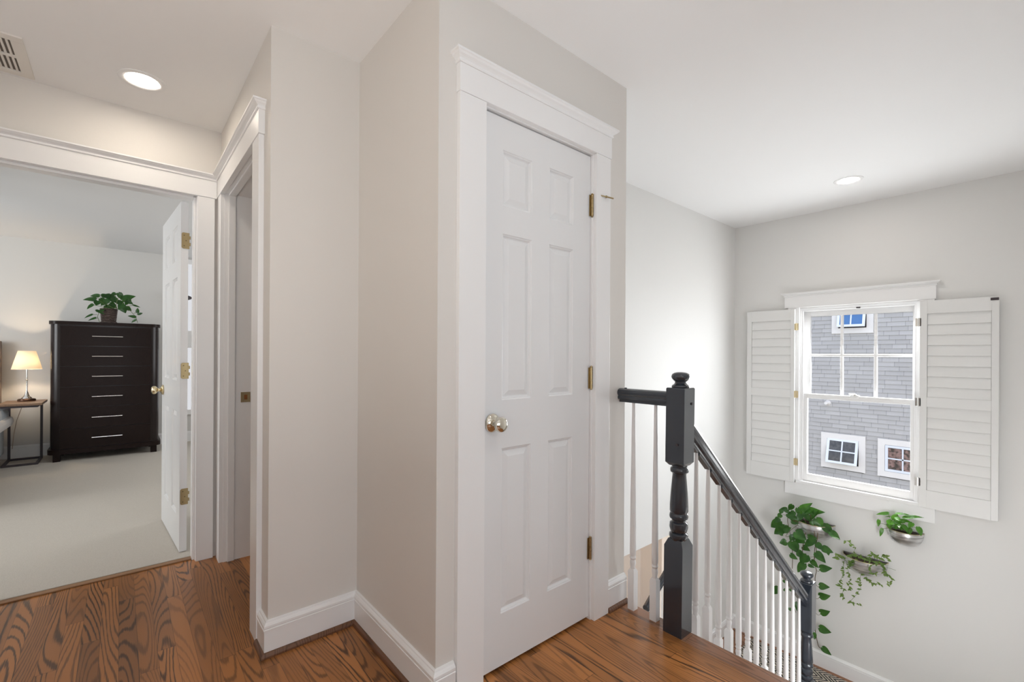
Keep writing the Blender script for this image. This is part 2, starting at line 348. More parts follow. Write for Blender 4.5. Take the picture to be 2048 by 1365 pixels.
struct(MB().box(XC - .12, XC, Y1 + .12, Y5, -3, ZC).build('wall_closet_side', WALLC), 'side of the closet facing the stairwell', 'wall')
b = MB().box(XC - .12, 3.50, Y5, Y5 + .12, -.31, ZC).box(3.50, XW, Y5, Y5 + .12, -3, ZC)
struct(b.build('wall_stair_far', WALLC), 'white stairwell wall behind the balusters', 'wall')
struct(MB().box(XC - .12, 3.02, Y5 + .012, Y5 + .12, -3, -.31).build('wall_lower', TAN), 'beige wall below the white stairwell wall', 'wall')
struct(MB().box(XC - .12, 4.74, 3.3, 3.4, -3, -.31).build('wall_lower_far', TAN), 'beige wall of the room beneath the stairs', 'wall')
struct(MB().box(XC - .12, 4.74, Y5 + .12, 3.3, -.31, -.21).build('ceiling', CEIL), 'ceiling of the room beneath the stairwell', 'ceiling')
struct(MB().box(XC - .12, 4.74, -.27, 3.4, -3.1, -3).build('floor', FLOOR), 'oak floor of the storey below', 'floor')
WY0, WY1, WZ0, WZ1 = .606, 1.405, .052, 1.582
b = MB().box(XW, XW + .14, -.27, WY0, -3, ZC).box(XW, XW + .14, WY1, 3.4, -3, ZC).box(XW, XW + .14, WY0, WY1, -3, WZ0).box(XW, XW + .14, WY0, WY1, WZ1, ZC)
struct(b.build('wall_window', WALLC), 'white stairwell wall holding the shuttered window', 'wall')
# room behind the side door, plain painted box
b = MB().box(1.5, 1.6, 2.05, 3.07, 0, ZC)
struct(b.build('wall_side_room', WALL), 'cream wall inside the room behind the side doorway', 'wall')
# bedroom
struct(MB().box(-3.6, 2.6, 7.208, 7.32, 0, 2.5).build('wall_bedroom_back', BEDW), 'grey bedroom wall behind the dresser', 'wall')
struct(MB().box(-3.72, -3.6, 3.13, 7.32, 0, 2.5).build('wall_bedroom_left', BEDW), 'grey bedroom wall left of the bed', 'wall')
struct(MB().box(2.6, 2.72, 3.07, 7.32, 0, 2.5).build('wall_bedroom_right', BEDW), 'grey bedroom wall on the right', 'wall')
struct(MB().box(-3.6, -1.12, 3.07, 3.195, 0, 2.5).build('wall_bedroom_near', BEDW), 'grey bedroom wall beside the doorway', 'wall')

# ------------------------------------------------------------------ trim
BB = [(0, 0), (.016, 0), (.016, .098), (.0185, .099), (.0185, .1035), (.016, .105), (.0175, .110), (.0172, .117), (.013, .123), (.009, .127), (.0075, .131), (0, .133)]
SH = [(0, 0), (.013, 0), (.0125, .007), (.010, .013), (.005, .018), (0, .019)]
def baseboard(path, name, label, side, z=0, shoe=True, shoepath=None):
    o = MB().moulding(BB, path, z, side).build(name, TRIM); struct(o, label, 'baseboard')
    if shoe:
        MB().moulding([(a + .016, h) for a, h in SH], shoepath or path, z, side).build('shoe_moulding', SHOE, o)['label'] = 'dark oak shoe moulding along the foot'
    return o
baseboard([(XB, 2.037), (XB, Y2), (XA, Y2), (XA, Y1), (.85, Y1)], 'baseboard_left', 'white baseboard running round the two recess corners', -1)
baseboard([(1.667, Y1), (XC, Y1)], 'baseboard_middle', 'short white baseboard between closet casing and balusters', -1)
baseboard([(3.42, Y5), (XW, Y5), (XW, -.15)], 'baseboard_stair', 'white baseboard round the stair landing', -1, ZL, False)
baseboard([(-3.6, 7.208), (2.6, 7.208)], 'baseboard_bedroom', 'white baseboard behind dresser and side table', -1, .01, False)
CAP = [(0, 0), (.004, 0), (.006, .003), (.006, .007), (.003, .009), (.004, .012), (.009, .016), (.016, .020), (.020, .025), (.024, .027), (.024, .034), (0, .034)]
def casing_set(name, label, uplane, a0, a1, b0, b1, wallc, face, ztop=2.038, hz=2.132, axis='x', out=-1, legs=(1, 1), head=None, ends=(1, 1)):
    """casing round an opening: outer a0..a1, inner b0..b1 along the wall; wall face at wallc, casing face at 'face'"""
    root = empty(name, (0, 0, 0), label, 'door casing', kind='structure')
    def bx(p0, p1, z0, z1, bev=.0015):
        lo, hi = min(wallc, face), max(wallc, face)
        return MB().box(p0, p1, lo, hi, z0, z1, bev) if axis == 'x' else MB().box(lo, hi, p0, p1, z0, z1, bev)
    if legs[0]: bx(a0, b0, 0, ztop).build('casing_leg', TRIM, root)
    if legs[1]: bx(b1, a1, 0, ztop).build('casing_leg', TRIM, root)
    h0, h1 = head or (a0 - .003, a1 + .003)
    f2 = face + (face - wallc) * .15
    lo, hi = min(wallc, f2), max(wallc, f2)
    (MB().box(h0, h1, lo, hi, ztop + .0005, hz, .001) if axis == 'x' else MB().box(lo, hi, h0, h1, ztop + .0005, hz, .001)).build('head_board', TRIM, root)
    p = [(h0, f2), (h1, f2)]
    if ends[0]: p = [(h0, wallc)] + p
    if ends[1]: p = p + [(h1, wallc)]
    if axis == 'y': p = [(q, r) for r, q in p]
    MB().moulding(CAP, p, hz, out).build('head_cap', TRIM, root)
    return root
casing_set('trim_2', 'white casing with moulded cap round the closet door', 0, .853, 1.665, .964, 1.567, Y1, 1.262, out=-1)
casing_set('trim_3', 'white casing round the bedroom doorway', 0, -.60, .401, -.50, .320, Y3, 3.05, ztop=2.03, hz=2.126, out=-1, head=(-.61, .411), ends=(1, 0))
casing_set('trim_4', 'white casing round the narrow side doorway', 0, 2.036, 3.045, 2.153, 2.948, XB, .414, ztop=2.035, hz=2.130, axis='y', out=1, head=(2.026, 3.045), ends=(1, 0))

# jambs -------------------------------------------------------------
j = empty('door_frame', (0, 0, 0), 'white jamb lining the closet door opening', 'door frame', kind='structure')
j.name = 'trim_5'
MB().box(.957, .969, 1.281, 1.40, 0, 2.034).box(1.5625, 1.58, 1.281, 1.40, 0, 2.034).box(.957, 1.58, 1.281, 1.40, 2.0345, 2.05).build('jamb', TRIM, j)
j = empty('trim_6', (0, 0, 0), 'white jamb with door stop inside the bedroom doorway', 'door frame', kind='structure')
MB().box(.318, .335, 3.0695, 3.195, 0, 2.045).box(-.52, -.503, 3.0695, 3.195, 0, 2.045).box(-.503, .318, 3.0695, 3.195, 2.032, 2.045).build('jamb', TRIM, j)
MB().box(.306, .318, 3.085, 3.155, 0, 2.028, .003).box(-.503, -.491, 3.085, 3.155, 0, 2.028, .003).box(-.491, .306, 3.085, 3.155, 2.018, 2.032, .003).build('door_stop', TRIM, j)
j = empty('trim_7', (0, 0, 0), 'white jamb with brass strike inside the narrow side doorway', 'door frame', kind='structure')
MB().box(.4335, .575, 2.944, 2.962, 0, 2.06).box(.4335, .575, 2.14, 2.150, 0, 2.06).box(.4335, .575, 2.150, 2.944, 2.042, 2.06).build('jamb', TRIM, j)
MB().box(.452, .486, 2.932, 2.944, 0, 2.042, .003).box(.452, .486, 2.152, 2.164, 0, 2.042, .003).box(.452, .486, 2.164, 2.932, 2.03, 2.042, .003).build('door_stop', TRIM, j)
MB().box(.575, .60, 2.93, 3.0, 0, 2.12).box(.575, .60, 2.1, 2.15, 0, 2.12).build('inner_casing', TRIM, j)
sp = MB().box(.515, .563, 2.9405, 2.944, .88, .937, .0008).build('strike_plate', BRASS, j)
MB().box(.532, .548, 2.9395, 2.9407, .895, .922).build('latch_hole', mat('worn_copper', (.25, .10, .03), .5, .6), sp)
j = MB().box(-.50, .318, 3.095, 3.135, 0, .007, .002).build('trim_8', mat('threshold_oak', (.30, .16, .075), .45)); struct(j, 'oak threshold strip between wood floor and carpet', 'threshold')

# ------------------------------------------------------------------ six panel door
def panel_door(w, h, t, panels, material=DOOR):
    """slab with local x 0..w, z 0..h, face at y=0, back at y=t; panels [(x0,x1,z0,z1)]"""
    mb = MB(); steps = [(0, 0), (.003, .0035), (.006, .0045), (.010, .0105), (.013, .0115), (.034, .0035)]
    xs = sorted({0, w} | {p[0] for p in panels} | {p[1] for p in panels}); zs = sorted({0, h} | {p[2] for p in panels} | {p[3] for p in panels})
    for face in (0, 1):
        def P(x, z, d): return (x, d if face == 0 else t - d, z)
        for i in range(len(xs) - 1):
            for k in range(len(zs) - 1):
                cx, cz = (xs[i] + xs[i + 1]) / 2, (zs[k] + zs[k + 1]) / 2
                if any(p[0] < cx < p[1] and p[2] < cz < p[3] for p in panels): continue
                mb.add([P(xs[i], zs[k], 0), P(xs[i + 1], zs[k], 0), P(xs[i + 1], zs[k + 1], 0), P(xs[i], zs[k + 1], 0)], [(0, 1, 2, 3)])
        for x0, x1, z0, z1 in panels:
            rings = [[P(x0 + o, z0 + o, d), P(x1 - o, z0 + o, d), P(x1 - o, z1 - o, d), P(x0 + o, z1 - o, d)] for o, d in steps]
            for a, c in zip(rings, rings[1:]):
                mb.add(a + c, [(q, (q + 1) % 4, 4 + (q + 1) % 4, 4 + q) for q in range(4)])
            mb.add(rings[-1], [(0, 1, 2, 3)])
    for (xa, xb) in ((0, 0), (w, w)): mb.add([(xa, 0, 0), (xa, t, 0), (xa, t, h), (xa, 0, h)], [(0, 1, 2, 3)])
    for z in (0, h): mb.add([(0, 0, z), (w, 0, z), (w, t, z), (0, t, z)], [(0, 1, 2, 3)])
    return mb
KNOBP = [(.033, 0), (.034, .003), (.031, .008), (.022, .013), (.0125, .018), (.0105, .026), (.012, .031), (.020, .036), (.026, .043), (.0275, .051), (.025, .059), (.018, .064), (.008, .066), (.002, .066)]
def hinge(name, c, parent, hh=.092, arm=False, leaf=None):
    mb = MB(); x, y, z = c
    for k in range(5): mb.lathe([(.0062, k * hh / 5 + .0006), (.0062, (k + 1) * hh / 5 - .0006)], (x, y, z - hh / 2), 12)
    mb.lathe([(.0025, -.006), (.005, -.004), (.0035, 0), (.0035, hh), (.0055, hh + .002), (.0055, hh + .005), (.002, hh + .008)], (x, y, z - hh / 2), 12)
    mb.box(x - .012, x - .004, y + .004, y + .0065, z - hh / 2, z + hh / 2)
    return mb.build('hinge', OLDB, parent)
dr = empty('door_1', (.9705, 1.2925, .012), 'closed white six panel closet door with round knob', 'door', kind='structure')
DP = [(.093, .241, 1.694, 1.90), (.336, .480, 1.694, 1.90), (.093, .241, .979, 1.592), (.336, .480, .979, 1.592), (.093, .241, .192, .801), (.336, .480, .192, .801)]
m_ = panel_door(.590, 2.017, .035, DP); m_.local = True; m_.build('door_panel', DOOR, dr)
kb = empty('knob_set', (0, 0, 0)); bpy.data.objects.remove(kb)
ro = MB().lathe([(r, -h) for r, h in KNOBP[:5]], (1.019, 1.2925, .911), 32, 'y').build('knob_rosette', NICK, dr)
MB().lathe([(r, -h) for r, h in KNOBP[4:]], (1.019, 1.2925, .911), 32, 'y').build('door_knob', NICK, dr)
for i, z in enumerate((1.813, 1.058, .312)):
    hg = hinge('hinge', (1.5625, 1.2835, z), dr)
    if i == 0:
        st = MB().tube([(1.5625, 1.2835, 1.862), (1.60, 1.262, 1.860), (1.617, 1.252, 1.857)], .0028, 8).tube([(1.617, 1.253, 1.857), (1.622, 1.250, 1.8565)], .0055, 10).tube([(1.622, 1.250, 1.8565), (1.650, 1.236, 1.852)], .0032, 8)
        st.build('hinge_pin_stop', OLDB, hg)
# bedroom door, opened into the bedroom
ang = math.atan2(3.935 - 3.217, .218 - .260)      # along the slab
bd = empty('door_2', (.260, 3.217, .014), 'white six panel bedroom door standing open beside the dresser', 'door', kind='structure')
bd.rotation_euler = (0, 0, ang)
Wd = .72
s_ = Wd / .60
DP2 = [(.095 * s_, .245 * s_, 1.694, 1.90), (.345 * s_, .495 * s_, 1.694, 1.90), (.095 * s_, .245 * s_, .979, 1.592), (.345 * s_, .495 * s_, .979, 1.592), (.095 * s_, .245 * s_, .192, .801), (.345 * s_, .495 * s_, .192, .801)]
m_ = panel_door(Wd, 2.012, .035, DP2); m_.v = [(x, -y, z) for x, y, z in m_.v]; m_.local = True; m_.build('door_panel', DOOR, bd)
kp = MB().lathe([(r, h) for r, h in KNOBP], (Wd - .065, 0, .893), 28, 'y'); kp.local = True; kp.build('door_knob', BRASS, bd)['label'] = 'polished brass knob'
for z in (1.79, 1.04, .315):
    mb = MB()
    rr = .010; pl = []
    for (cx, cz, a0) in ((-.0, 0, 0),): pass
    # rounded leaf on the hinge edge of the slab (local x = -.001) spanning to the jamb
    y0, y1, z0, z1 = -.034, .010, z - .046, z + .046
    # leaf outline in (y,z): rounded on the door side, knuckled on the pin side
    for k in range(7): a = -PI / 2 - k * PI / 12; pl.append((-.024 + .0 + rr * math.cos(a) * 1.0 + 0, z0 + rr + rr * math.sin(a)))
    pl = []
    ya, yb = -.046, -.003
    for k in range(7): a = -PI / 2 + k * PI / 12; pl.append((yb - rr + rr * math.cos(a), z0 + rr + rr * math.sin(a)))
    for k in range(7): a = k * PI / 12; pl.append((yb - rr + rr * math.cos(a), z1 - rr + rr * math.sin(a)))
    pl += [(ya + .006, z1), (ya + .006, z + .028), (ya, z + .028), (ya, z + .010), (ya + .006, z + .010), (ya + .006, z - .010), (ya, z - .010), (ya, z - .028), (ya + .006, z - .028), (ya + .006, z0)]
    mb.prism(pl, -.0035, -.0005, 'x')
    mb.local = True; h_ = mb.build('hinge', OLDB, bd)
    sc_ = MB()
    for (yy_, zz_) in ((-.015, z + .03), (-.024, z), (-.015, z - .03)): sc_.lathe([(.0035, -.0045), (.0035, -.0035)], (0, yy_, zz_), 10, 'x')
    sc_.local = True; so = sc_.build('screw', mat('hinge_screw', (.2, .15, .08), .4, 1), h_)
# ------------------------------------------------------------------ balustrade
YR = .992
bal = empty('balustrade', (1.778, YR, 0), 'charcoal handrail and newel posts with white turned balusters descending the stairs', 'stair railing')
def newel(cx, cy, ztop, zbot, tilt=0):
    """ztop = top of the square block"""
    hw = .0415; mb = MB(); lean = lambda z: 0.010 * (z - zbot) if tilt else 0
    def blk(z0, z1, c0, c1):
        k = .45
        rings = []
        if c0: rings += [(hw * .72, z0), (hw, z0 + c0)]
        else: rings += [(hw, z0)]
        if c1: rings += [(hw, z1 - c1), (hw * .72, z1)]
        else: rings += [(hw - .003, z1 + .0), ]; rings.insert(-1, (hw, z1 - .004))
        vs = []; fs = []
        for r, z in rings: vs += [(cx - r, cy - r, z), (cx + r, cy - r, z), (cx + r, cy + r, z), (cx - r, cy + r, z)]
        for j_ in range(len(rings) - 1):
            for q in range(4): fs.append((j_ * 4 + q, j_ * 4 + (q + 1) % 4, j_ * 4 + 4 + (q + 1) % 4, j_ * 4 + 4 + q))
        fs += [(3, 2, 1, 0), tuple((len(rings) - 1) * 4 + q for q in range(4))]
        mb.add(vs, fs)
    blk(ztop - .325, ztop, .014, 0)
    blk(zbot, ztop - .632, 0, .028)
    T = ztop
    prof = [(.030, T - .640), (.036, T - .628), (.0385, T - .620), (.037, T - .612), (.029, T - .606), (.034, T - .600), (.038, T - .583), (.036, T - .567), (.028, T - .560), (.029, T - .553), (.037, T - .546), (.0385, T - .538), (.036, T - .528), (.033, T - .524),
            (.0375, T - .516), (.037, T - .49), (.034, T - .44), (.030, T - .39), (.0275, T - .365), (.029, T - .358), (.036, T - .353), (.0375, T - .345), (.036, T - .337), (.031, T - .332), (.032, T - .322), (.031, T - .30)]
    mb.lathe(prof, (cx, cy, 0), 28)
    cap = [(.034, T - .002), (.036, T + .004), (.034, T + .010), (.026, T + .015), (.023, T + .020), (.024, T + .026), (.030, T + .031), (.0365, T + .040), (.038, T + .047), (.035, T + .056), (.027, T + .062), (.014, T + .0655), (.001, T + .066)]
    mb.lathe(cap, (cx, cy, 0), 28)
    if tilt: mb.v = [(x + .0058 * (z - zbot), y - .005 * (z - zbot), z) for x, y, z in mb.v]
    o = mb.build('newel_post', BLK, bal)
    return o
n1 = newel(1.778, YR, 1.024, 0.0, True)
MB().lathe([(.005, 0), (.0062, .001), (.0058, .003), (.002, .004)], (1.736 + .0045, .967, .775), 12, 'x').build('bolt_plug', BLK, n1)
pg = MB().lathe([(.0055, -.003), (.0055, -.0005)], (1.80, .9455, .958), 12, 'y').build('bolt_hole', STEEL, n1)
pg2 = MB().lathe([(.0055, -.0035), (.0055, -.0005)], (1.7405, .975, .79), 12, 'x').build('bolt_hole', STEEL, n1)
n2 = newel(3.405, YR, -.312, ZL)
RP = [(-.0125, -.040), (-.0125, -.030), (-.024, -.026), (-.026, -.018), (-.023, -.010), (-.0285, -.002), (-.0295, .008), (-.025, .017), (-.014, .0225), (0, .024), (.014, .0225), (.025, .017), (.0295, .008), (.0285, -.002), (.023, -.010), (.026, -.018), (.024, -.026), (.0125, -.030), (.0125, -.040)]
def rail(name, p0, p1, parent, material=BLK, zs=1.0, ws=1.0):
    p0, p1 = Vector(p0), Vector(p1); d = (p1 - p0); side = Vector((d.y, -d.x, 0)).normalized(); mb = MB(); n = len(RP)
    vs = [p + side * a * ws + Vector((0, 0, b_ * zs)) for p in (p0, p1) for a, b_ in RP]
    fs = [(i, (i + 1) % n, n + (i + 1) % n, n + i) for i in range(n)] + [tuple(range(n)), tuple(range(2 * n - 1, n - 1, -1))]
    mb.add(vs, fs); return mb.build(name, material, parent)
SL = -.829
zr = lambda x: .733 + SL * (x - 1.934)          # underside of the stair rail
g = rail('guard_rail', (1.777, 1.281, .982), (1.780, 1.033, .982), bal)
MB().lathe([(.006, 0), (.006, .003), (.003, .004)], (1.777, 1.255, 1.005), 10).build('bolt_plug', BLK, g)
h = rail('handrail', (1.82, YR, zr(1.82) + .052), (3.364, YR, zr(3.364) + .052), bal, zs=1.28)
# fillets between the baluster heads
NB = 13
bxs = [1.932 + (3.263 - 1.932) * i / 12 for i in range(NB)]
def baluster_mesh(zb, zt, sq):
    """square foot, bead, slim taper to the rail; drawn at the origin, zb..zt"""
    mb = MB(); hw = .0158; r = [(hw, zb), (hw, zb + sq - .012), (hw * .62, zb + sq)]
    vs = []; fs = []
    for q, z in r: vs += [(-q, -q, z), (q, -q, z), (q, q, z), (-q, q, z)]
    for j_ in range(2):
        for q in range(4): fs.append((j_ * 4 + q, j_ * 4 + (q + 1) % 4, j_ * 4 + 4 + (q + 1) % 4, j_ * 4 + 4 + q))
    fs += [(3, 2, 1, 0), (8, 9, 10, 11)]; mb.add(vs, fs)
    s = zb + sq
    mb.lathe([(.010, s - .004), (.0115, s + .004), (.0105, s + .008), (.0135, s + .025), (.0128, s + .034), (.0105, s + .040), (.0125, s + .046), (.0145, s + .050), (.0125, s + .055), (.0115, s + .060), (.0138, s + .066), (.0142, s + .09), (.0130, s + .25), (.0095, s + .55 if zt > s + .6 else zt - .04), (.0072, zt - .004), (.0072, zt)], (0, 0, 0), 16)
    mb.local = True; return mb
def put_baluster(x, y, zb, zt, sq=.185):
    mb = baluster_mesh(0, zt - zb, sq); o = mb.build('baluster', BALW, bal); o.location = Vector((x, y, zb)) - bal.location; return o
put_baluster(1.780, 1.213, 0, .945); put_baluster(1.780, 1.100, 0, .945)
for i, x in enumerate(bxs):
    k = i // 2 + 1; zb = -.19 * k
    if i == 12: zb = -.19 * 7
    put_baluster(x, YR, zb, zr(x) + .006, .205 if i % 2 == 0 else .205)
fm = MB()
ends = [1.82] + bxs + [3.364]
for a, c in zip(ends, ends[1:]):
    a0 = a + (.009 if a > 1.83 else 0); c0 = c - (.009 if c < 3.36 else 0)
    fm.add([(q, YR + s, zr(q) + dz) for q in (a0, c0) for s in (-.0115, .0115) for dz in (-.0075 - .004, .003)], [(0, 1, 3, 2), (4, 6, 7, 5), (0, 4, 5, 1), (2, 3, 7, 6), (0, 2, 6, 4), (1, 5, 7, 3)])
fm.build('fillet', BLK, h)
# rail of the lower flight, seen beneath the guard
lr = empty('lower_balustrade', (3.2, 1.95, ZL), 'black rail and white baluster of the lower stair flight, half hidden behind the newel', 'stair railing')
p0 = ony(1334, 1137, 1.95); p1 = ony(1291, 1212, 1.95); dz = Vector((0, 0, -.026))
pA = p0 + (p0 - p1) * .12 + dz
rail('handrail', pA, p1 + dz, lr, zs=1.0, ws=.8)
q = ony(1322, 1200, 1.965)
MB().box(q.x - .010, q.x + .010, 1.955, 1.975, -1.75, p0.z - .08).box(q.x + .13, q.x + .15, 1.955, 1.975, -1.6, p0.z + .02).build('baluster', BALW, lr)
nn_ = MB().box(pA.x, pA.x + .08, 1.91, 1.97, ZL, pA.z + .08, .004).lathe([(.03, pA.z + .08), (.02, pA.z + .095), (.034, pA.z + .11), (.034, pA.z + .125), (.02, pA.z + .14), (.002, pA.z + .145)], (pA.x + .04, 1.94, 0), 20).build('newel_post', BLK, lr)

# ------------------------------------------------------------------ stairs and landing
RUN = .2235
stairs = empty('staircase', (1.82, .4, ZL), 'oak stairs running down from the hall to the landing', 'stairs')
stairs['kind'] = 'structure'
for k in range(1, 8):
    x0 = 1.80 + RUN * (k - 1); z = -.19 * k
    if k < 8: MB().box(x0, x0 + RUN + .022, -.15, 1.045, z - .028, z, .006).build('tread', NOSE, stairs)
    MB().box(x0 - .0, x0 + .018, -.15, 1.03, z, z + .162 - 0).build('riser', TRIM, stairs)
MB().box(1.80 + RUN * 7, 1.80 + RUN * 7 + .018, -.15, 1.03, ZL, ZL + .162).build('riser', TRIM, stairs)
sk = [(1.80, -.26), (1.80, -.46)] + [(3.365, ZL), (3.365, ZL + .16)]
MB().prism([(1.806, -.24), (3.38, ZL + .05), (3.38, ZL - .2), (1.806, -.62)], 1.032, 1.048, 'y').build('stringer', TRIM, stairs)
struct(MB().box(3.385, XW, -.15, Y5, ZL - .18, ZL).build('floor', NOSE), 'oak floor of the stair landing under the window', 'landing')
rg = MB().box(3.452, 4.535, -.08, 1.778, ZL, ZL + .009, .003).build('rug', RUG)
tag(rg, 'dark grey and cream herringbone runner on the stair landing', 'rug')
low = empty('staircase', (3.3, 1.5, -3), 'lower stair flight turning back beneath the hall', 'stairs'); low['kind'] = 'structure'
for k in range(1, 8):
    x1 = 3.385 - RUN * (k - 1); z = ZL - .19 * k
    MB().box(x1 - RUN - .02, x1, 1.05, Y5, z - .03, z).build('tread', NOSE, low)
    MB().box(x1 - .018, x1, 1.05, Y5, z, z + .16).build('riser', TRIM, low)

# ------------------------------------------------------------------ window 1
wn = empty('window_1', (XW, 1.0, 0), 'white double hung window over the stair landing', 'window', kind='structure')
XI = 4.572
# side casings, head board with cap, stool and apron
MB().box(XI + .008, XW, WY1, WY1 + .09, WZ0, 1.606).box(XI + .008, XW, WY0 - .09, WY0, WZ0, 1.606).build('casing_leg', TRIM, wn)
MB().box(XI + .004, XW, .508, 1.522, 1.592, 1.692, .001).build('head_board', TRIM, wn)
MB().moulding([(a, hh) for a, hh in CAP], [(XW, .508), (XI + .004, .508), (XI + .004, 1.522), (XW, 1.522)], 1.692, 1).build('head_cap', TRIM, wn)
MB().box(XI + .008, XW, .508, 1.512, -.078, .030, .001).build('apron', TRIM, wn)
MB().box(XI, XW + .03, .585, 1.425, .030, WZ0 + .002, .002).build('sill', TRIM, wn)
# frame lining (jambs, stops)
fr = MB().box(XW - .002, XW + .14, WY1 - .014, WY1, WZ0, WZ1).box(XW - .002, XW + .14, WY0, WY0 + .014, WZ0, WZ1).box(XW - .002, XW + .14, WY0 + .014, WY1 - .014, WZ1 - .014, WZ1).box(XW + .03, XW + .16, WY0, WY1, WZ0 - .02, WZ0 + .004)
fr.box(XW + .004, XW + .018, WY1 - .026, WY1 - .014, WZ0, WZ1 - .014, .002).box(XW + .004, XW + .018, WY0 + .014, WY0 + .026, WZ0, WZ1 - .014, .002).box(XW + .004, XW + .018, WY0 + .026, WY1 - .026, WZ1 - .026, WZ1 - .014, .002)
fr.build('window_frame', TRIM, wn)
def sash(x, y0, y1, z0, z1, gy0, gy1, gz0, gz1, muntins, name):
    s = MB().box(x, x + .032, y0, gy0, z0, z1, .0015).box(x, x + .032, gy1, y1, z0, z1, .0015).box(x, x + .032, gy0, gy1, z0, gz0, .0015).box(x, x + .032, gy0, gy1, gz1, z1, .0015)
    o = s.build(name, TRIM, wn)
    if muntins:
        m = MB(); t = .0105
        for f_ in (1, 2): yc = gy0 + (gy1 - gy0) * f_ / 3; m.box(x + .004, x + .028, yc - t, yc + t, gz0, gz1, .003)
        zc = (gz0 + gz1) / 2; m.box(x + .0045, x + .0275, gy0, gy1, zc - t, zc + t, .003); m.build('muntins', TRIM, o)
    MB().box(x + .014, x + .018, gy0 - .002, gy1 + .002, gz0 - .002, gz1 + .002).build('pane', GLASS, o)
    return o
us = sash(XW + .055, WY0 + .014, WY1 - .014, .787, WZ1 - .014, .648, 1.338, .826, 1.512, True, 'upper_sash')
ls = sash(XW + .019, WY0 + .014, WY1 - .014, WZ0 + .004, .828, .655, 1.350, .118, .787, False, 'lower_sash')
lk = MB().box(XW + .022, XW + .050, .98, 1.04, .828, .836, .002).lathe([(.012, 0), (.012, .008), (.006, .012)], (XW + .036, 1.01, .836), 14).tube([(XW + .036, 1.01, .846), (XW + .020, 1.045, .846)], .004).build('sash_lock', CHROME, ls)
MB().box(XW - .006, XW + .004, .968, .995, 1.556, 1.568, .001).build('shutter_catch', STEEL, wn)
# shutters
def shutter(name, y0, y1, py0, py1, hinge_y, label, xf=4.552, rot=0):
    root = empty(name, (xf, (y0 + y1) / 2, .03), label, 'shutter', 'open shutters beside the stair window')
    Z0, Z1 = .034, 1.578; P = [(.166, .787), (.859, 1.482)]; t = .028
    f = MB().box(xf, xf + t, y0, py0, Z0, Z1, .002).box(xf, xf + t, py1, y1, Z0, Z1, .002)
    for za, zb in ((Z0, P[0][0]), (P[0][1], P[1][0]), (P[1][1], Z1)): f.box(xf, xf + t, py0, py1, za, zb, .0)
    f.build('frame', SHUT, root)
    for za, zb in P:
        m = MB(); n = 8; pitch = (zb - za - .004) / n
        for k in range(n):
            zc = za + .002 + pitch * (k + .5); h2 = pitch / 2 + .0035
            poly = [(xf + .0065, zc - h2 + .0005), (xf + .0045, zc - h2 + .003), (xf + .0085, zc), (xf + .0145, zc + h2 - .003), (xf + .017, zc + h2), (xf + .020, zc + h2 - .003), (xf + .017, zc), (xf + .0105, zc - h2)]
            m.prism([(a, b_) for a, b_ in poly], py0 + .0015, py1 - .0015, 'y')
        m.build('louvers', SHUT, root)
    for z in (1.42, .82, .22) if hinge_y > 1 else (1.42, .82, .22):
        hm = MB(); hm.lathe([(.005, z - .032), (.005, z + .032)], (xf + .0, hinge_y, 0), 10)
        hm.box(xf + .0, xf + .003, hinge_y - .016, hinge_y + .016, z - .030, z + .030)
        hm.build('hinge', BRASS if hinge_y > 1 else CHROME, root)
    return root
shL = shutter('plantation_shutter', 1.432, 1.838, 1.464, 1.796, 1.418, 'white louvered shutter left of the stair window, brass hinges on its right')
shR = shutter('plantation_shutter', .186, .595, .222, .553, .603, 'white louvered shutter right of the stair window, dark catch plate at its top corner')
MB().box(4.547, 4.552, .188, .228, 1.552, 1.570, .001).build('catch_plate', STEEL, shR)

# ------------------------------------------------------------------ recessed lights, vent
def downlight(x, y, ro, ri, lens, label):
    root = empty('recessed_light', (x, y, ZC), label, 'ceiling light')
    MB().lathe([(ro, ZC), (ro, ZC - .003), (ro - .006, ZC - .005), (ri + .006, ZC - .004), (ri, ZC - .001), (ri, ZC + .0)], (x, y, 0), 48, closed_ends=False).build('trim_ring', TRIM, root)
    MB().lathe([(ri + .002, ZC - .0005), (ri - .004, ZC - .0025), (.001, ZC - .0030)], (x, y, 0), 48, closed_ends=False).build('lens', lens, root)
downlight(.072, 2.722, .090, .062, LENSW, 'lit recessed ceiling light in front of the bedroom doorway')
downlight(3.943, .903, .088, .062, LENSN, 'lit recessed ceiling light above the stairwell')
downlight(-.2, -1.3, .090, .062, LENSN, 'added recessed ceiling light behind the camera, brightening the hall')  # unseen downlight added for more light in the hall
downlight(1.02, .28, .090, .062, LENSH, 'recessed ceiling light above the head of the stairs')
vt = empty('ceiling_vent', (-.60, 2.855, ZC), 'off white slotted air vent on the ceiling near the bedroom doorway', 'vent')
VX0, VX1, VY0, VY1 = -.80, -.305, 2.672, 3.036
v = MB(); v.box(VX0, VX1, VY0, 2.712, ZC - .007, ZC, .001).box(VX0, VX1, 2.995, VY1, ZC - .007, ZC, .001).box(VX0 + .04, VX1 - .038, 2.848, 2.862, ZC - .007, ZC).box(VX1 - .038, VX1, 2.712, 2.995, ZC - .007, ZC).box(VX0, VX0 + .04, 2.712, 2.995, ZC - .007, ZC)
v.build('vent_frame', VENT, vt)
lv = MB(); xx = VX1 - .038 - .011
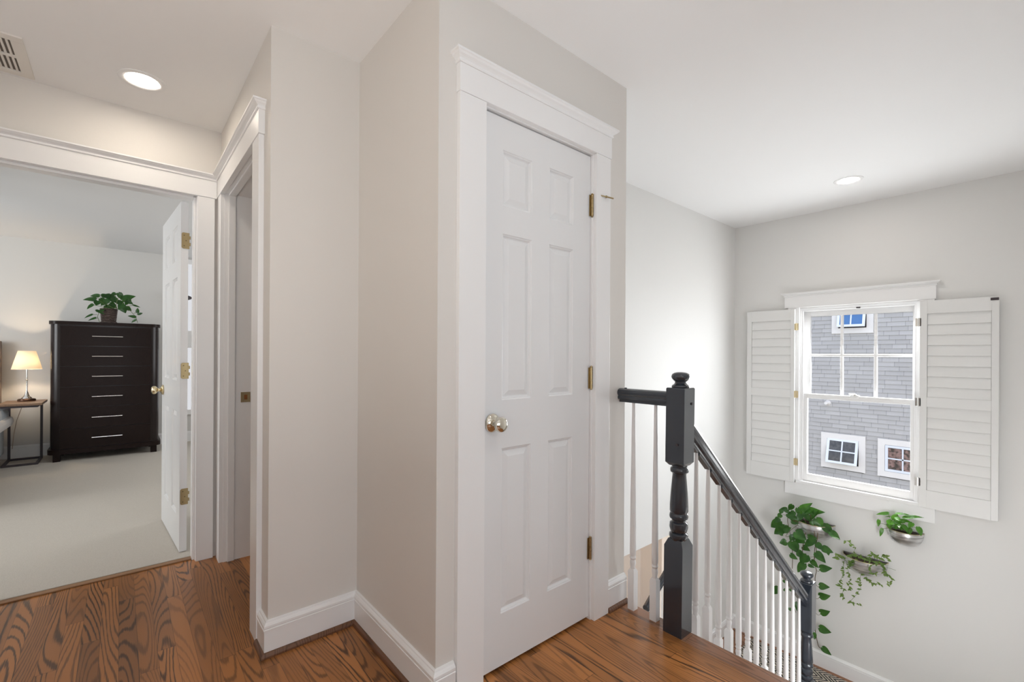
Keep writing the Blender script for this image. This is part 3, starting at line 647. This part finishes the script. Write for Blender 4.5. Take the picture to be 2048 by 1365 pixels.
while xx > VX0 + .04: lv.add([(xx - .004, 2.712, ZC - .006), (xx + .003, 2.712, ZC - .002), (xx + .003, 2.995, ZC - .002), (xx - .004, 2.995, ZC - .006), (xx - .004, 2.712, ZC - .0045), (xx + .003, 2.712, ZC - .0004), (xx + .003, 2.995, ZC - .0004), (xx - .004, 2.995, ZC - .0045)], [(0, 1, 2, 3), (4, 7, 6, 5), (0, 3, 7, 4), (1, 5, 6, 2), (0, 4, 5, 1), (3, 2, 6, 7)]); xx -= .0165
lv.build('louvers', VENT, vt)
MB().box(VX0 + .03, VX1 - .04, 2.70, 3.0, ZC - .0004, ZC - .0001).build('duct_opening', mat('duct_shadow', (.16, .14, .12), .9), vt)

# ------------------------------------------------------------------ bedroom furniture
DZ = .010
YD = 6.665
dr = empty('dresser', (-.105, 6.9, DZ), 'tall espresso six drawer dresser with curved corners', 'dresser')
def bow(x): return YD - .009 * (1 - ((x + .106) / .46) ** 2)       # gently bowed front
def plan(inset=0, x0=-.563, x1=.351, yb=7.15, r=.085, bowed=True):
    pts = [(x0 + inset, yb)]
    for k in range(9): a = PI + k * PI / 16; pts.append((x0 + inset + r + r * math.cos(a), YD + .0 + inset + r + r * math.sin(a)))
    n = 14
    if bowed:
        for k in range(1, n): x = x0 + r + (x1 - x0 - 2 * r) * k / n; pts.append((x, bow(x) + inset + .004))
    for k in range(9): a = 1.5 * PI + k * PI / 16; pts.append((x1 - inset - r + r * math.cos(a), YD + inset + r + r * math.sin(a)))
    pts.append((x1 - inset, yb)); return pts
MB().prism(plan(.008, bowed=False), .13, 1.452, 'z', True).build('body', ESPG, dr, sharp=40)
MB().prism(plan(-.004), 1.450, 1.483, 'z').build('top', ESP, dr)
MB().prism(plan(-.010), .086, .135, 'z').build('plinth', ESP, dr)
for x in (-.50, .295):
    for y in (6.70, 7.10):
        MB().prism([(x - .028, y - .028), (x + .028, y - .028), (x + .028, y + .028), (x - .028, y + .028)], DZ, .09).build('foot', ESP, dr)
zs = [.137, .347, .571, .790, 1.005, 1.221, 1.434]
for k in range(6):
    z0, z1 = zs[k] + .0035, zs[k + 1] - .0035; xs_ = [-.475 + (.74) * i / 16 for i in range(17)]
    poly = [(x, bow(x)) for x in xs_] + [(x, bow(x) + .03) for x in reversed(xs_)]
    d_ = MB().prism(poly, z0, z1).build('drawer', ESP, dr)
    zc = (z0 + z1) / 2; yh = bow(-.105) - .026
    MB().tube([(-.230, yh, zc), (.021, yh, zc)], .0052, 10).tube([(-.20, yh, zc), (-.20, yh + .028, zc)], .004, 8).tube([(-.01, yh, zc), (-.01, yh + .028, zc)], .004, 8).build('handle', CHROME, d_)['label'] = 'slim chrome bar handle'
# side table (C-shaped)
tb = empty('side_table', (-.76, 6.9, DZ), 'small C-shaped side table with brown top and dark metal frame', 'side table')
MB().box(-.905, -.600, 6.60, 7.075, .618, .641, .003).build('tabletop', TTOP, tb)
t = .020
fr = MB().box(-.89, -.632, 6.66, 6.66 + t, DZ, DZ + t).box(-.89, -.632, 7.03, 7.03 + t, DZ, DZ + t).box(-.89, -.87, 6.68, 7.03, DZ, DZ + t).box(-.652, -.632, 6.68, 7.03, DZ, DZ + t)
fr.box(-.89, -.87, 7.03, 7.05, DZ + t, .598).box(-.652, -.632, 7.03, 7.05, DZ + t, .598)
fr.box(-.89, -.632, 6.62, 6.64, .598, .618).box(-.89, -.632, 7.03, 7.05, .598, .618).box(-.89, -.87, 6.64, 7.03, .598, .618).box(-.652, -.632, 6.64, 7.03, .598, .618)
fr.build('frame', STEEL, tb)
# lamp
LX, LY, LZ = -.742, 6.93, .641
tl = empty('table_lamp', (LX, LY, LZ), 'lit table lamp with pleated cream shade on the side table', 'lamp')
MB().lathe([(.068, 0), (.070, .006), (.068, .020), (.062, .026), (.04, .030)], (LX, LY, LZ), 32).build('base', mat('lamp_base', (.10, .05, .03), .15, .6), tl)
MB().lathe([(.042, .028), (.040, .036), (.026, .050), (.016, .070), (.012, .090), (.007, .102), (.0055, .12), (.0055, .215), (.011, .222), (.0055, .229), (.0055, .345), (.012, .350), (.012, .360)], (LX, LY, LZ), 20).build('stem', CHROME, tl)
shm = bpy.data.materials.new('pleated_shade'); shm.use_nodes = True
g = NG(shm); pb = shm.node_tree.nodes['Principled BSDF']; pb.inputs['Base Color'].default_value = (.88, .84, .76, 1); pb.inputs['Roughness'].default_value = .8
trn = g.n.new('ShaderNodeBsdfTranslucent'); trn.inputs[0].default_value = (.95, .90, .82, 1); mx = g.n.new('ShaderNodeMixShader'); mx.inputs[0].default_value = .6
g.l.new(pb.outputs[0], mx.inputs[1]); g.l.new(trn.outputs[0], mx.inputs[2]); g.l.new(mx.outputs[0], g.n['Material Output'].inputs[0])
MB().lathe([(.113, .334), (.1125, .338), (.067, .522), (.066, .526), (.065, .522), (.111, .338)], (LX, LY, LZ), 96, closed_ends=False, ripple=.008).build('lamp_shade', shm, tl)
MB().lathe([(.010, .36), (.022, .385), (.028, .41), (.022, .435), (.004, .45)], (LX, LY, LZ), 20).build('bulb', emit('bulb_glow', (1, .72, .42), 18), tl)
MB().tube([(LX, LY + .06, .6445), (LX - .01, 7.05, .6445), (-.765, 7.09, .63), (-.80, 7.10, .55), (-.835, 7.11, .42), (-.855, 7.12, .28), (-.87, 7.15, .12)], .003, 6).build('cord', mat('cord', (.45, .38, .33), .6), tl)
lamp('table_lamp_light', 'POINT', (LX, LY, LZ + .43), 20, (1, .76, .52), radius=.03)
# bed
bed = empty('bed', (-1.6, 6.0, DZ), 'bed with grey quilt at the left edge beyond the side table', 'bed')
def rbox(mb, x0, x1, y0, y1, z0, z1, r=.04): mb.box(x0, x1, y0, y1, z0, z1, r)
q = MB(); rbox(q, -2.6, -.862, 4.9, 6.95, .40, .594, .06); q.build('quilt', BEDCLOTH, bed)
MB().box(-2.58, -.826, 4.9, 6.90, .40, .50, .04).build('quilt_fold', BEDCLOTH2, bed)
MB().box(-2.55, -.905, 4.95, 6.97, .10, .42, .02).build('mattress_base', mat('bed_skirt', (.33, .35, .36), .9, bump=(20, .6)), bed)
MB().box(-2.65, -.950, 7.10, 7.17, .1, 1.27, .01).build('headboard', HEADB, bed)
for x, y in ((-2.5, 5.0), (-1.0, 5.0), (-2.5, 6.9), (-1.0, 6.9)): MB().box(x - .03, x + .03, y - .03, y + .03, DZ, .12).build('leg', STEEL, bed)
# ceiling fan (blade tip shows)
fan = empty('ceiling_fan', (-1.35, 4.62, 2.39), 'brown ceiling fan blade at the left edge of the doorway', 'ceiling fan')
for k in range(5):
    a = k * 2 * PI / 5; c_, s__ = math.cos(a), math.sin(a)
    out = [(.14, -.05), (.62, -.065), (.69, -.05), (.715, 0), (.69, .05), (.62, .065), (.14, .05)]
    MB().prism([(-1.35 + x * c_ - y * s__, 4.62 + x * s__ + y * c_) for x, y in out], 2.145, 2.155).build('blade', FAN, fan)
MB().lathe([(.10, 2.10), (.13, 2.13), (.13, 2.19), (.06, 2.22), (.018, 2.23), (.018, 2.36), (.06, 2.39)], (-1.35, 4.62, 0), 24).build('motor', FAN, fan)
# bedroom window behind the open door: only a bright slit shows
w2 = empty('window_2', (1.0, 7.2, 1.2), 'bright bedroom window glimpsed through the door gap', 'window', kind='structure')
MB().box(.50, 1.45, 7.17, 7.208, .36, .42).box(.50, 1.45, 7.17, 7.208, 2.30, 2.36).box(.50, .56, 7.17, 7.208, .42, 2.30).box(1.39, 1.45, 7.17, 7.208, .42, 2.30).box(.56, 1.39, 7.18, 7.194, 1.22, 1.44).build('window_frame', TRIM, w2)
MB().box(.56, 1.39, 7.195, 7.207, .42, 2.30).build('pane', emit('window_glow', (.95, .96, 1), .5), w2)  # pane emits, its glow stands in for daylight outside
cr = MB().tube([(.40, 7.12, 1.86), (1.55, 7.12, 1.86)], .012, 10).lathe([(.02, -.03), (.03, -.01), (.02, .02), (.008, .03)], (.66, 7.12, 1.86), 12, 'x').build('curtain_rod', STEEL)
tag(cr, 'black curtain rod glimpsed through the gap beside the open door', 'curtain rod')

# ------------------------------------------------------------------ plants
def leaf(mb, base, tip, nrm, width, curl=.15, fold=.25, heart=1.0):
    base, tip = Vector(base), Vector(tip); d = tip - base; L = d.length; t = d.normalized(); nrm = Vector(nrm)
    nrm = (nrm - t * nrm.dot(t)).normalized(); s = t.cross(nrm); R, C = 9, 5; vs = []; fs = []
    for i in range(R):
        u = i / (R - 1)
        wd = (math.sin(PI * min(1, u ** .62 * .94 + .06)) ** .85) * (1 - .12 * u)
        if i == R - 1: wd = 0.0
        for j_ in range(C):
            v = (j_ - 2) / 2.0
            back = heart * .13 * L * abs(v) ** 1.5 * max(0, 1 - u * 2.6)
            p = base + t * (u * L - back) + s * (v * wd * width / 2) + nrm * (abs(v) * wd * width * fold * .5 - curl * L * u * u + .02 * L * math.sin(u * 7 + v * 3))
            vs.append(p)
    for i in range(R - 1):
        for j_ in range(C - 1): fs.append((i * C + j_, i * C + j_ + 1, (i + 1) * C + j_ + 1, (i + 1) * C + j_))
    mb.add(vs, fs, True)
def bowl(root, cy, zr_, r, dep, X=XW):
    """half bowl fixed flat to the wall: plan half circle of radius r, depth dep"""
    mb = MB(); nu, nv = 24, 12; vs = []; fs = []
    for j_ in range(nv + 1):
        ph = (PI / 2) * j_ / nv; rr = r * math.cos(ph) ** .56 if j_ < nv else .0; z = zr_ - dep * math.sin(ph)
        for i in range(nu + 1): a = PI * i / nu; vs.append((X - .001 - rr * math.sin(a), cy + rr * math.cos(a), z))
    for j_ in range(nv):
        for i in range(nu): fs.append((j_ * (nu + 1) + i, j_ * (nu + 1) + i + 1, (j_ + 1) * (nu + 1) + i + 1, (j_ + 1) * (nu + 1) + i))
    mb.add(vs, fs, True); n0 = len(vs)
    vs2 = [(x if abs(x - (X - .001)) < 1e-6 else x, y, z) for x, y, z in vs]
    # flat back
    back = [(X - .001, cy + r * math.cos(PI * 1), zr_)]
    mb.add([(X - .001, cy + r * max(0, math.cos(ph_)) ** .56 * sgn, zr_ - dep * math.sin(ph_)) for sgn in (1, -1) for ph_ in [PI / 2 * k / 12 for k in range(13)]], [(k, k + 1, 13 + k + 1, 13 + k) for k in range(12)])
    mb.build('bowl', GALV, root)
    MB().tube([(X - .001 - r * math.sin(PI * i / 24), cy + r * math.cos(PI * i / 24), zr_) for i in range(25)], .0028, 6).build('rim', mat('rim_gold', (.55, .48, .30), .3, .9), root)
    s = MB(); s.add([(X - .002, cy, zr_ - .012)] + [(X - .002 - (r - .006) * math.sin(PI * i / 24), cy + (r - .006) * math.cos(PI * i / 24), zr_ - .016) for i in range(25)], [(0, i + 1, i + 2) for i in range(24)])
    s.build('soil', SOIL, root)
def z8(x, y, X): return onx(1520 + x / 5.25, 980 + y / 5.25, X)
def z7(x, y, X): return onx(1400 + x / 3.546, 980 + y / 3.546, X)
rnd = random.Random(7)
def leaves_from(mb, rows, f, X0, spread=.03, towards=Vector((-1, -.25, .35)), fold=.25, curl=.12):
    for r_ in rows:
        x0, y0, x1, y1, wd = r_[:5]; X = X0 + rnd.uniform(-spread, spread)
        a = f(x0, y0, X); b_ = f(x1, y1, X - rnd.uniform(0, .03)); ref = (f(x0 + 1, y0, X) - f(x0, y0, X)).length
        n = towards + Vector((rnd.uniform(-.2, .2), rnd.uniform(-.35, .35), rnd.uniform(-.3, .3)))
        leaf(mb, a, b_ + (b_ - a) * .05, n, wd * ref * 1.32, curl, fold)
# planter 1 ---------------------------------------------------------
p1 = empty('wall_planter', (XW, 1.28, -.4), 'left metal wall planter with long trailing heart leaved pothos', 'plant')
bowl(p1, 1.278, -.278, .148, .150)
L1 = [(208, 330, 115, 398, 80), (258, 385, 150, 472, 82), (222, 260, 185, 295, 42), (285, 205, 205, 208, 40), (340, 160, 300, 218, 48), (430, 205, 540, 148, 58), (480, 212, 668, 242, 70), (290, 255, 398, 315, 62), (395, 195, 445, 290, 55), (470, 250, 525, 335, 50),
      (440, 335, 470, 448, 76), (590, 305, 655, 400, 86), (672, 370, 762, 475, 78), (742, 445, 836, 520, 66), (375, 445, 480, 525, 92), (395, 505, 470, 560, 80), (505, 490, 595, 515, 46), (565, 515, 468, 605, 66), (275, 548, 208, 560, 60), (340, 545, 392, 665, 96),
      (595, 565, 662, 635, 56), (655, 612, 764, 660, 66), (712, 640, 720, 690, 34), (590, 662, 683, 764, 72), (320, 680, 390, 732, 48), (395, 655, 470, 705, 64), (490, 690, 425, 770, 82), (540, 745, 608, 818, 48), (468, 775, 388, 865, 72), (508, 790, 572, 820, 30),
      (632, 828, 748, 826, 66), (626, 1012, 722, 1024, 62), (628, 1118, 730, 1120, 66), (636, 1292, 727, 1284, 62), (520, 300, 600, 250, 44), (330, 330, 420, 350, 50), (260, 440, 320, 400, 46), (520, 210, 440, 260, 48), (240, 470, 190, 460, 30), (450, 600, 520, 640, 50), (300, 230, 240, 215, 36), (405, 420, 440, 470, 60), (230, 215, 210, 255, 40), (360, 230, 330, 280, 50), (430, 260, 400, 330, 54), (500, 180, 470, 235, 46), (560, 250, 610, 215, 44), (300, 390, 250, 430, 54), (200, 300, 160, 345, 50), (420, 640, 400, 700, 54), (350, 480, 320, 540, 56), (540, 330, 560, 380, 44), (350, 300, 300, 290, 40)]
fo = MB(); leaves_from(fo, L1, z8, 4.47, .035)
L1b = [(848, 980, 926, 1015, 46), (800, 1015, 815, 1062, 34), (868, 1120, 928, 1173, 34), (596, 640, 612, 668, 22), (560, 700, 502, 738, 40), (596, 705, 614, 722, 18), (640, 700, 664, 725, 26), (690, 800, 690, 862, 30), (636, 838, 640, 862, 20)]
leaves_from(fo, L1b, z7, 4.52, .01); fo.build('foliage', LEAF, p1)
vn = MB()
def vine(mb, pts, f, X, r=.0028):
    P = [f(x, y, X + (.05 if i > 2 else 0)) for i, (x, y) in enumerate(pts)]
    out = []
    for i in range(len(P) - 1):
        for k in range(4):
            t_ = k / 4; a = P[max(i - 1, 0)]; b_ = P[i]; c = P[i + 1]; d = P[min(i + 2, len(P) - 1)]
            out.append(.5 * ((2 * b_) + (c - a) * t_ + (2 * a - 5 * b_ + 4 * c - d) * t_ ** 2 + (-a + 3 * b_ - 3 * c + d) * t_ ** 3))
    out.append(P[-1]); mb.tube(out, r, 6)
vine(vn, [(590, 330), (605, 440), (600, 520), (575, 620), (570, 760), (592, 850), (578, 930), (585, 1100), (580, 1260), (578, 1365)], z8, 4.47)
vine(vn, [(820, 780), (816, 900), (816, 990), (832, 1080), (845, 1118), (870, 1132)], z7, 4.53)
vine(vn, [(380, 340), (290, 300), (320, 480), (335, 600), (342, 700), (338, 830)], z8, 4.47)
vine(vn, [(655, 580), (652, 660), (650, 760), (680, 870), (700, 885)], z7, 4.55, .0018)
vine(vn, [(500, 380), (470, 480), (450, 600), (440, 760), (438, 860)], z8, 4.47)
vine(vn, [(560, 390), (580, 520), (590, 640), (560, 760)], z8, 4.46)
vine(vn, [(420, 360), (340, 300), (270, 270), (240, 260)], z8, 4.47, .0018)
vine(vn, [(480, 350), (460, 280), (440, 230), (432, 205)], z8, 4.48, .0018)
vine(vn, [(540, 340), (530, 260), (500, 215)], z8, 4.48, .0018)
vine(vn, [(400, 370), (330, 420), (270, 490), (330, 480), (400, 400)], z8, 4.45, .0018)
for (a, b_, c, d) in ((592, 850, 640, 830), (582, 985, 628, 1012), (583, 1140, 626, 1130), (580, 1290, 636, 1310), (580, 600, 600, 570), (572, 700, 480, 680)):
    vine(vn, [(a, b_), ((a + c) / 2, max(b_, d) + 8), (c, d)], z8, 4.52 if b_ > 800 else 4.47, .0015)
vn.build('vines', VINE, p1)
# planter 2 ---------------------------------------------------------
p2 = empty('wall_planter', (XW, .925, -.55), 'lowest metal wall planter with thin small leaved trailing vines', 'plant')
bowl(p2, .925, -.468, .148, .135)
fo = MB(); vn = MB()
paths = [([(900, 700), (875, 790), (885, 870), (845, 950), (832, 1010), (880, 1045), (858, 1100), (890, 1150)], 30), ([(905, 760), (930, 870), (950, 940), (930, 1010), (962, 1065)], 14), ([(1070, 780), (1063, 880), (1042, 975), (1058, 1030), (1015, 1100), (942, 1180), (985, 1190), (1075, 1225)], 26),
         ([(1100, 770), (1108, 870), (1125, 950), (1190, 985), (1275, 1000)], 24), ([(1290, 800), (1325, 880), (1368, 920), (1390, 962), (1322, 995)], 14), ([(960, 700), (1000, 620), (945, 590), (965, 552), (880, 532)], 10), ([(900, 720), (850, 705), (790, 662)], 9), ([(870, 715), (800, 715), (790, 715)], 5),
         ([(1260, 740), (1290, 680), (1330, 700), (1365, 755)], 12), ([(920, 690), (1010, 680), (1100, 730), (1200, 760), (1310, 790)], 40), ([(1120, 740), (1180, 670), (1230, 700)], 14), ([(1000, 730), (930, 760), (960, 800)], 20), ([(1190, 780), (1150, 820), (1180, 880), (1240, 870)], 10), ([(1270, 780), (1310, 850), (1300, 890)], 10)]
for pts, cnt in paths:
    X = 4.45 if pts[0][1] < 790 and pts[-1][1] < 900 else 4.50
    P = [z8(x, y, X + rnd.uniform(-.02, .02)) for x, y in pts]; vn.tube(P, .0011, 5)
    for k in range(cnt):
        u = (k + rnd.random()) / cnt * (len(P) - 1); i = min(int(u), len(P) - 2); b_ = P[i].lerp(P[i + 1], u - i)
        a = rnd.uniform(0, 2 * PI); ln = rnd.uniform(.016, .031); d = Vector((-.25, math.cos(a), math.sin(a) * .8 - .3)).normalized()
        leaf(fo, b_, b_ + d * ln, Vector((-.8, rnd.uniform(-.5, .5), rnd.uniform(0, .8))), ln * .55, .1, .3, .3)
vn.tube([z8(1330, 818, 4.48), z8(1380, 832, 4.45), z8(1426, 848, 4.43)], .0011, 5)
fo.build('foliage', LEAF2, p2); vn.build('vines', VINEG, p2)
# planter 3 ---------------------------------------------------------
p3 = empty('wall_planter', (XW, .675, -.25), 'right metal wall planter below the sill with sunlit upright leaves', 'plant')
bowl(p3, .678, -.176, .110, .114)
L3 = [(1350, 248, 1220, 256, 40), (1388, 282, 1312, 284, 16), (1405, 318, 1440, 248, 58), (1435, 248, 1582, 268, 38), (1510, 292, 1706, 284, 58), (1250, 318, 1238, 388, 34), (1282, 410, 1262, 492, 34), (1345, 320, 1392, 382, 66), (1370, 350, 1450, 350, 44), (1420, 330, 1520, 345, 60), (1480, 320, 1594, 345, 46), (1440, 380, 1500, 420, 60), (1500, 370, 1545, 440, 56), (1555, 400, 1570, 474, 62), (1660, 395, 1694, 484, 60), (1390, 380, 1440, 415, 40), (1600, 350, 1560, 400, 50), (1350, 360, 1370, 415, 46), (1430, 290, 1475, 330, 44), (1460, 350, 1420, 410, 50)]
fo = MB(); leaves_from(fo, L3, z8, 4.525, .025, Vector((-.6, -.15, .8)), .2, .08); fo.build('foliage', LEAF3, p3)
vn = MB()
for a in ([(1440, 420), (1380, 330), (1350, 262)], [(1440, 420), (1400, 360), (1405, 320)], [(1480, 430), (1470, 330), (1440, 250)], [(1500, 430), (1500, 340), (1515, 292)], [(1400, 400), (1330, 370), (1245, 350)], [(1400, 405), (1330, 405), (1280, 412)], [(1560, 440), (1600, 395), (1660, 400)], [(1520, 440), (1540, 400), (1560, 400)]):
    vine(vn, a, z8, 4.52, .0016)
vn.build('vines', VINEG, p3)
# bedroom plant -----------------------------------------------------
bp = empty('potted_plant', (-.11, 6.78, 1.483), 'leafy green plant in a dark wicker pot on top of the dresser', 'plant')
PX, PY, PZ = -.100, 6.79, 1.483
wk = MB(); n = 40; prof = []
for k in range(19): zz = k / 18; prof.append((.060 + .014 * zz + (.004 if k % 2 else -.002), .008 + zz * .150))
wk.lathe([(.062, 0), (.070, .004), (.070, .012)] + prof + [(.076, .160), (.068, .160), (.066, .14)], (PX, PY, PZ), n, closed_ends=True, ripple=.02); wk.build('pot', WICK, bp)
MB().lathe([(.067, .142), (.002, .148)], (PX, PY, PZ), 24, closed_ends=False).build('soil', SOIL, bp)
def zb(x, y, Y): return ony(x / 3.591, 570 + y / 3.591, Y)
L4 = [(690, 105, 592, 104, 48), (715, 80, 645, 78, 40), (668, 140, 622, 174, 30), (730, 80, 810, 92, 56), (820, 80, 760, 120, 60), (850, 60, 880, 110, 54), (880, 110, 972, 78, 74), (905, 115, 960, 140, 40), (955, 145, 1010, 162, 16), (780, 110, 720, 150, 46), (700, 115, 690, 150, 50), (755, 150, 790, 195, 58), (820, 150, 760, 170, 54), (870, 150, 905, 205, 62), (905, 160, 945, 188, 40),
      (830, 60, 800, 85, 40), (800, 100, 860, 130, 60), (840, 120, 900, 150, 50), (740, 120, 700, 132, 40), (690, 185, 758, 212, 34), (745, 185, 690, 192, 30), (664, 212, 604, 238, 20), (690, 236, 632, 256, 20), (985, 200, 990, 165, 28), (988, 212, 1028, 202, 22), (975, 232, 916, 222, 26), (978, 250, 940, 272, 22), (760, 90, 790, 60, 40), (870, 90, 855, 60, 38), (650, 100, 700, 120, 40), (925, 100, 900, 150, 44), (790, 135, 845, 170, 56), (880, 140, 850, 180, 50), (720, 100, 770, 140, 50)]
fo = MB()
for i, (x0, y0, x1, y1, wd) in enumerate(L4):
    Yl = 6.78 + rnd.uniform(-.10, .08) if i < 19 or i > 26 else 6.70
    a = zb(x0, y0, Yl); b_ = zb(x1, y1, Yl + rnd.uniform(-.03, .03)); ref = (zb(x0 + 1, y0, Yl) - zb(x0, y0, Yl)).length
    leaf(fo, a, b_, Vector((rnd.uniform(-.4, .4), -1, rnd.uniform(.1, .9))), wd * ref * 1.1, .1, .3)
fo.build('foliage', LEAF4, bp)
vn = MB()
for a in ([(830, 175), (780, 150), (720, 120)], [(830, 175), (840, 120), (850, 90)], [(840, 175), (880, 140), (890, 110)], [(780, 170), (700, 150), (668, 145)], [(800, 180), (720, 170), (700, 230), (715, 268)], [(700, 215), (664, 214)], [(705, 240), (690, 238)], [(880, 180), (930, 180), (975, 230), (988, 272)], [(960, 205), (985, 200)], [(840, 175), (960, 145)]):
    P = [zb(x, y, 6.73) for x, y in a]; vn.tube(P, .0025, 5)
vn.build('stems', VINEG, bp)

# ------------------------------------------------------------------ neighbouring house
NX = 11.5
nb = empty('house', (NX, 2.5, -3), 'neighbouring house with grey shingle siding and small white framed windows', 'building')
# courses of shingles as lapped boards, open where the windows sit
EXP = .088
holes = [(2.318, 3.086, -1.213, -.472), (1.35, 2.118, -1.213, -.472), (2.20, 2.905, 1.64, 2.40)]
sg = MB()
k0, k1 = int(-3.2 / EXP), int(3.8 / EXP)
for k in range(k0, k1):
    z0, z1 = k * EXP, (k + 1) * EXP; segs = [(-3.0, 9.0)]
    for hy0, hy1, hz0, hz1 in holes:
        if z1 > hz0 + .06 and z0 < hz1 - .06:
            segs = [s for a, c in segs for s in (((a, min(c, hy0 + .03)),) if a < hy0 < c or c <= hy0 else ()) + (((max(a, hy1 - .03), c),) if a < hy1 < c or a >= hy1 else ()) if s[1] > s[0]] if any(a < hy1 and c > hy0 for a, c in segs) else segs
    for a, c in segs:
        sg.add([(NX - .012, a, z0), (NX - .012, c, z0), (NX, c, z1), (NX, a, z1), (NX + .02, a, z0), (NX + .02, c, z0), (NX + .02, c, z1), (NX + .02, a, z1)], [(0, 1, 2, 3), (0, 4, 5, 1), (3, 2, 6, 7), (0, 3, 7, 4), (1, 5, 6, 2), (4, 7, 6, 5)])
sg.build('shingle_siding', SHING, nb)
MB().box(NX + .30, NX + .4, -3, 9, -3.2, 3.8).build('inner_wall', DARKIN, nb)
def nwin(y0, y1, z0, z1, glassm, tilt, name='window', t=.11):
    o = MB().box(NX - .035, NX + .03, y0, y1, z0, z0 + t).box(NX - .035, NX + .03, y0, y1, z1 - t, z1).box(NX - .035, NX + .03, y0, y0 + t, z0 + t, z1 - t).box(NX - .035, NX + .03, y1 - t, y1, z0 + t, z1 - t).build(name, NTRIM, nb)
    ay0, ay1, az0, az1 = y0 + t + .005, y1 - t - .005, z0 + t + .005, z1 - t - .005
    rot = Matrix.Translation((NX - .01, 0, az1)) @ Matrix.Rotation(tilt, 4, 'Y') @ Matrix.Translation((-(NX - .01), 0, -az1))
    s = MB(); b_ = .045; x0, x1 = NX - .035, NX - .005
    s.box(x0, x1, ay0, ay1, az0, az0 + b_).box(x0, x1, ay0, ay1, az1 - b_, az1).box(x0, x1, ay0, ay0 + b_, az0 + b_, az1 - b_).box(x0, x1, ay1 - b_, ay1, az0 + b_, az1 - b_)
    ym, zm = (ay0 + ay1) / 2, (az0 + az1) / 2; s.box(x0, x1, ym - .012, ym + .012, az0 + b_, az1 - b_).box(x0, x1, ay0 + b_, ay1 - b_, zm - .012, zm + .012)
    s.v = [tuple(rot @ Vector(p)) for p in s.v]; so = s.build('sash', NSASH, o)
    g_ = MB().box(NX - .022, NX - .018, ay0 + b_, ay1 - b_, az0 + b_, az1 - b_); g_.v = [tuple(rot @ Vector(p)) for p in g_.v]; g_.build('pane', glassm, so)
nwin(*holes[0], NG1, math.radians(16)); nwin(*holes[1], NG2, 0); nwin(*holes[2], NG3, math.radians(14))
MB().lathe([(.03, -.16), (.035, -.05), (.055, -.02), (.055, 0)], (NX, onx(1656, 806, NX).y, onx(1656, 806, NX).z), 16, 'x').build('vent_pipe', NTRIM, nb)
gr = MB().box(4.9, 30, -20, 20, -3.3, -3.2).build('ground', mat('gravel', (.24, .235, .22), .95)); tag(gr, 'pale ground between the two houses', 'ground', kind='structure')
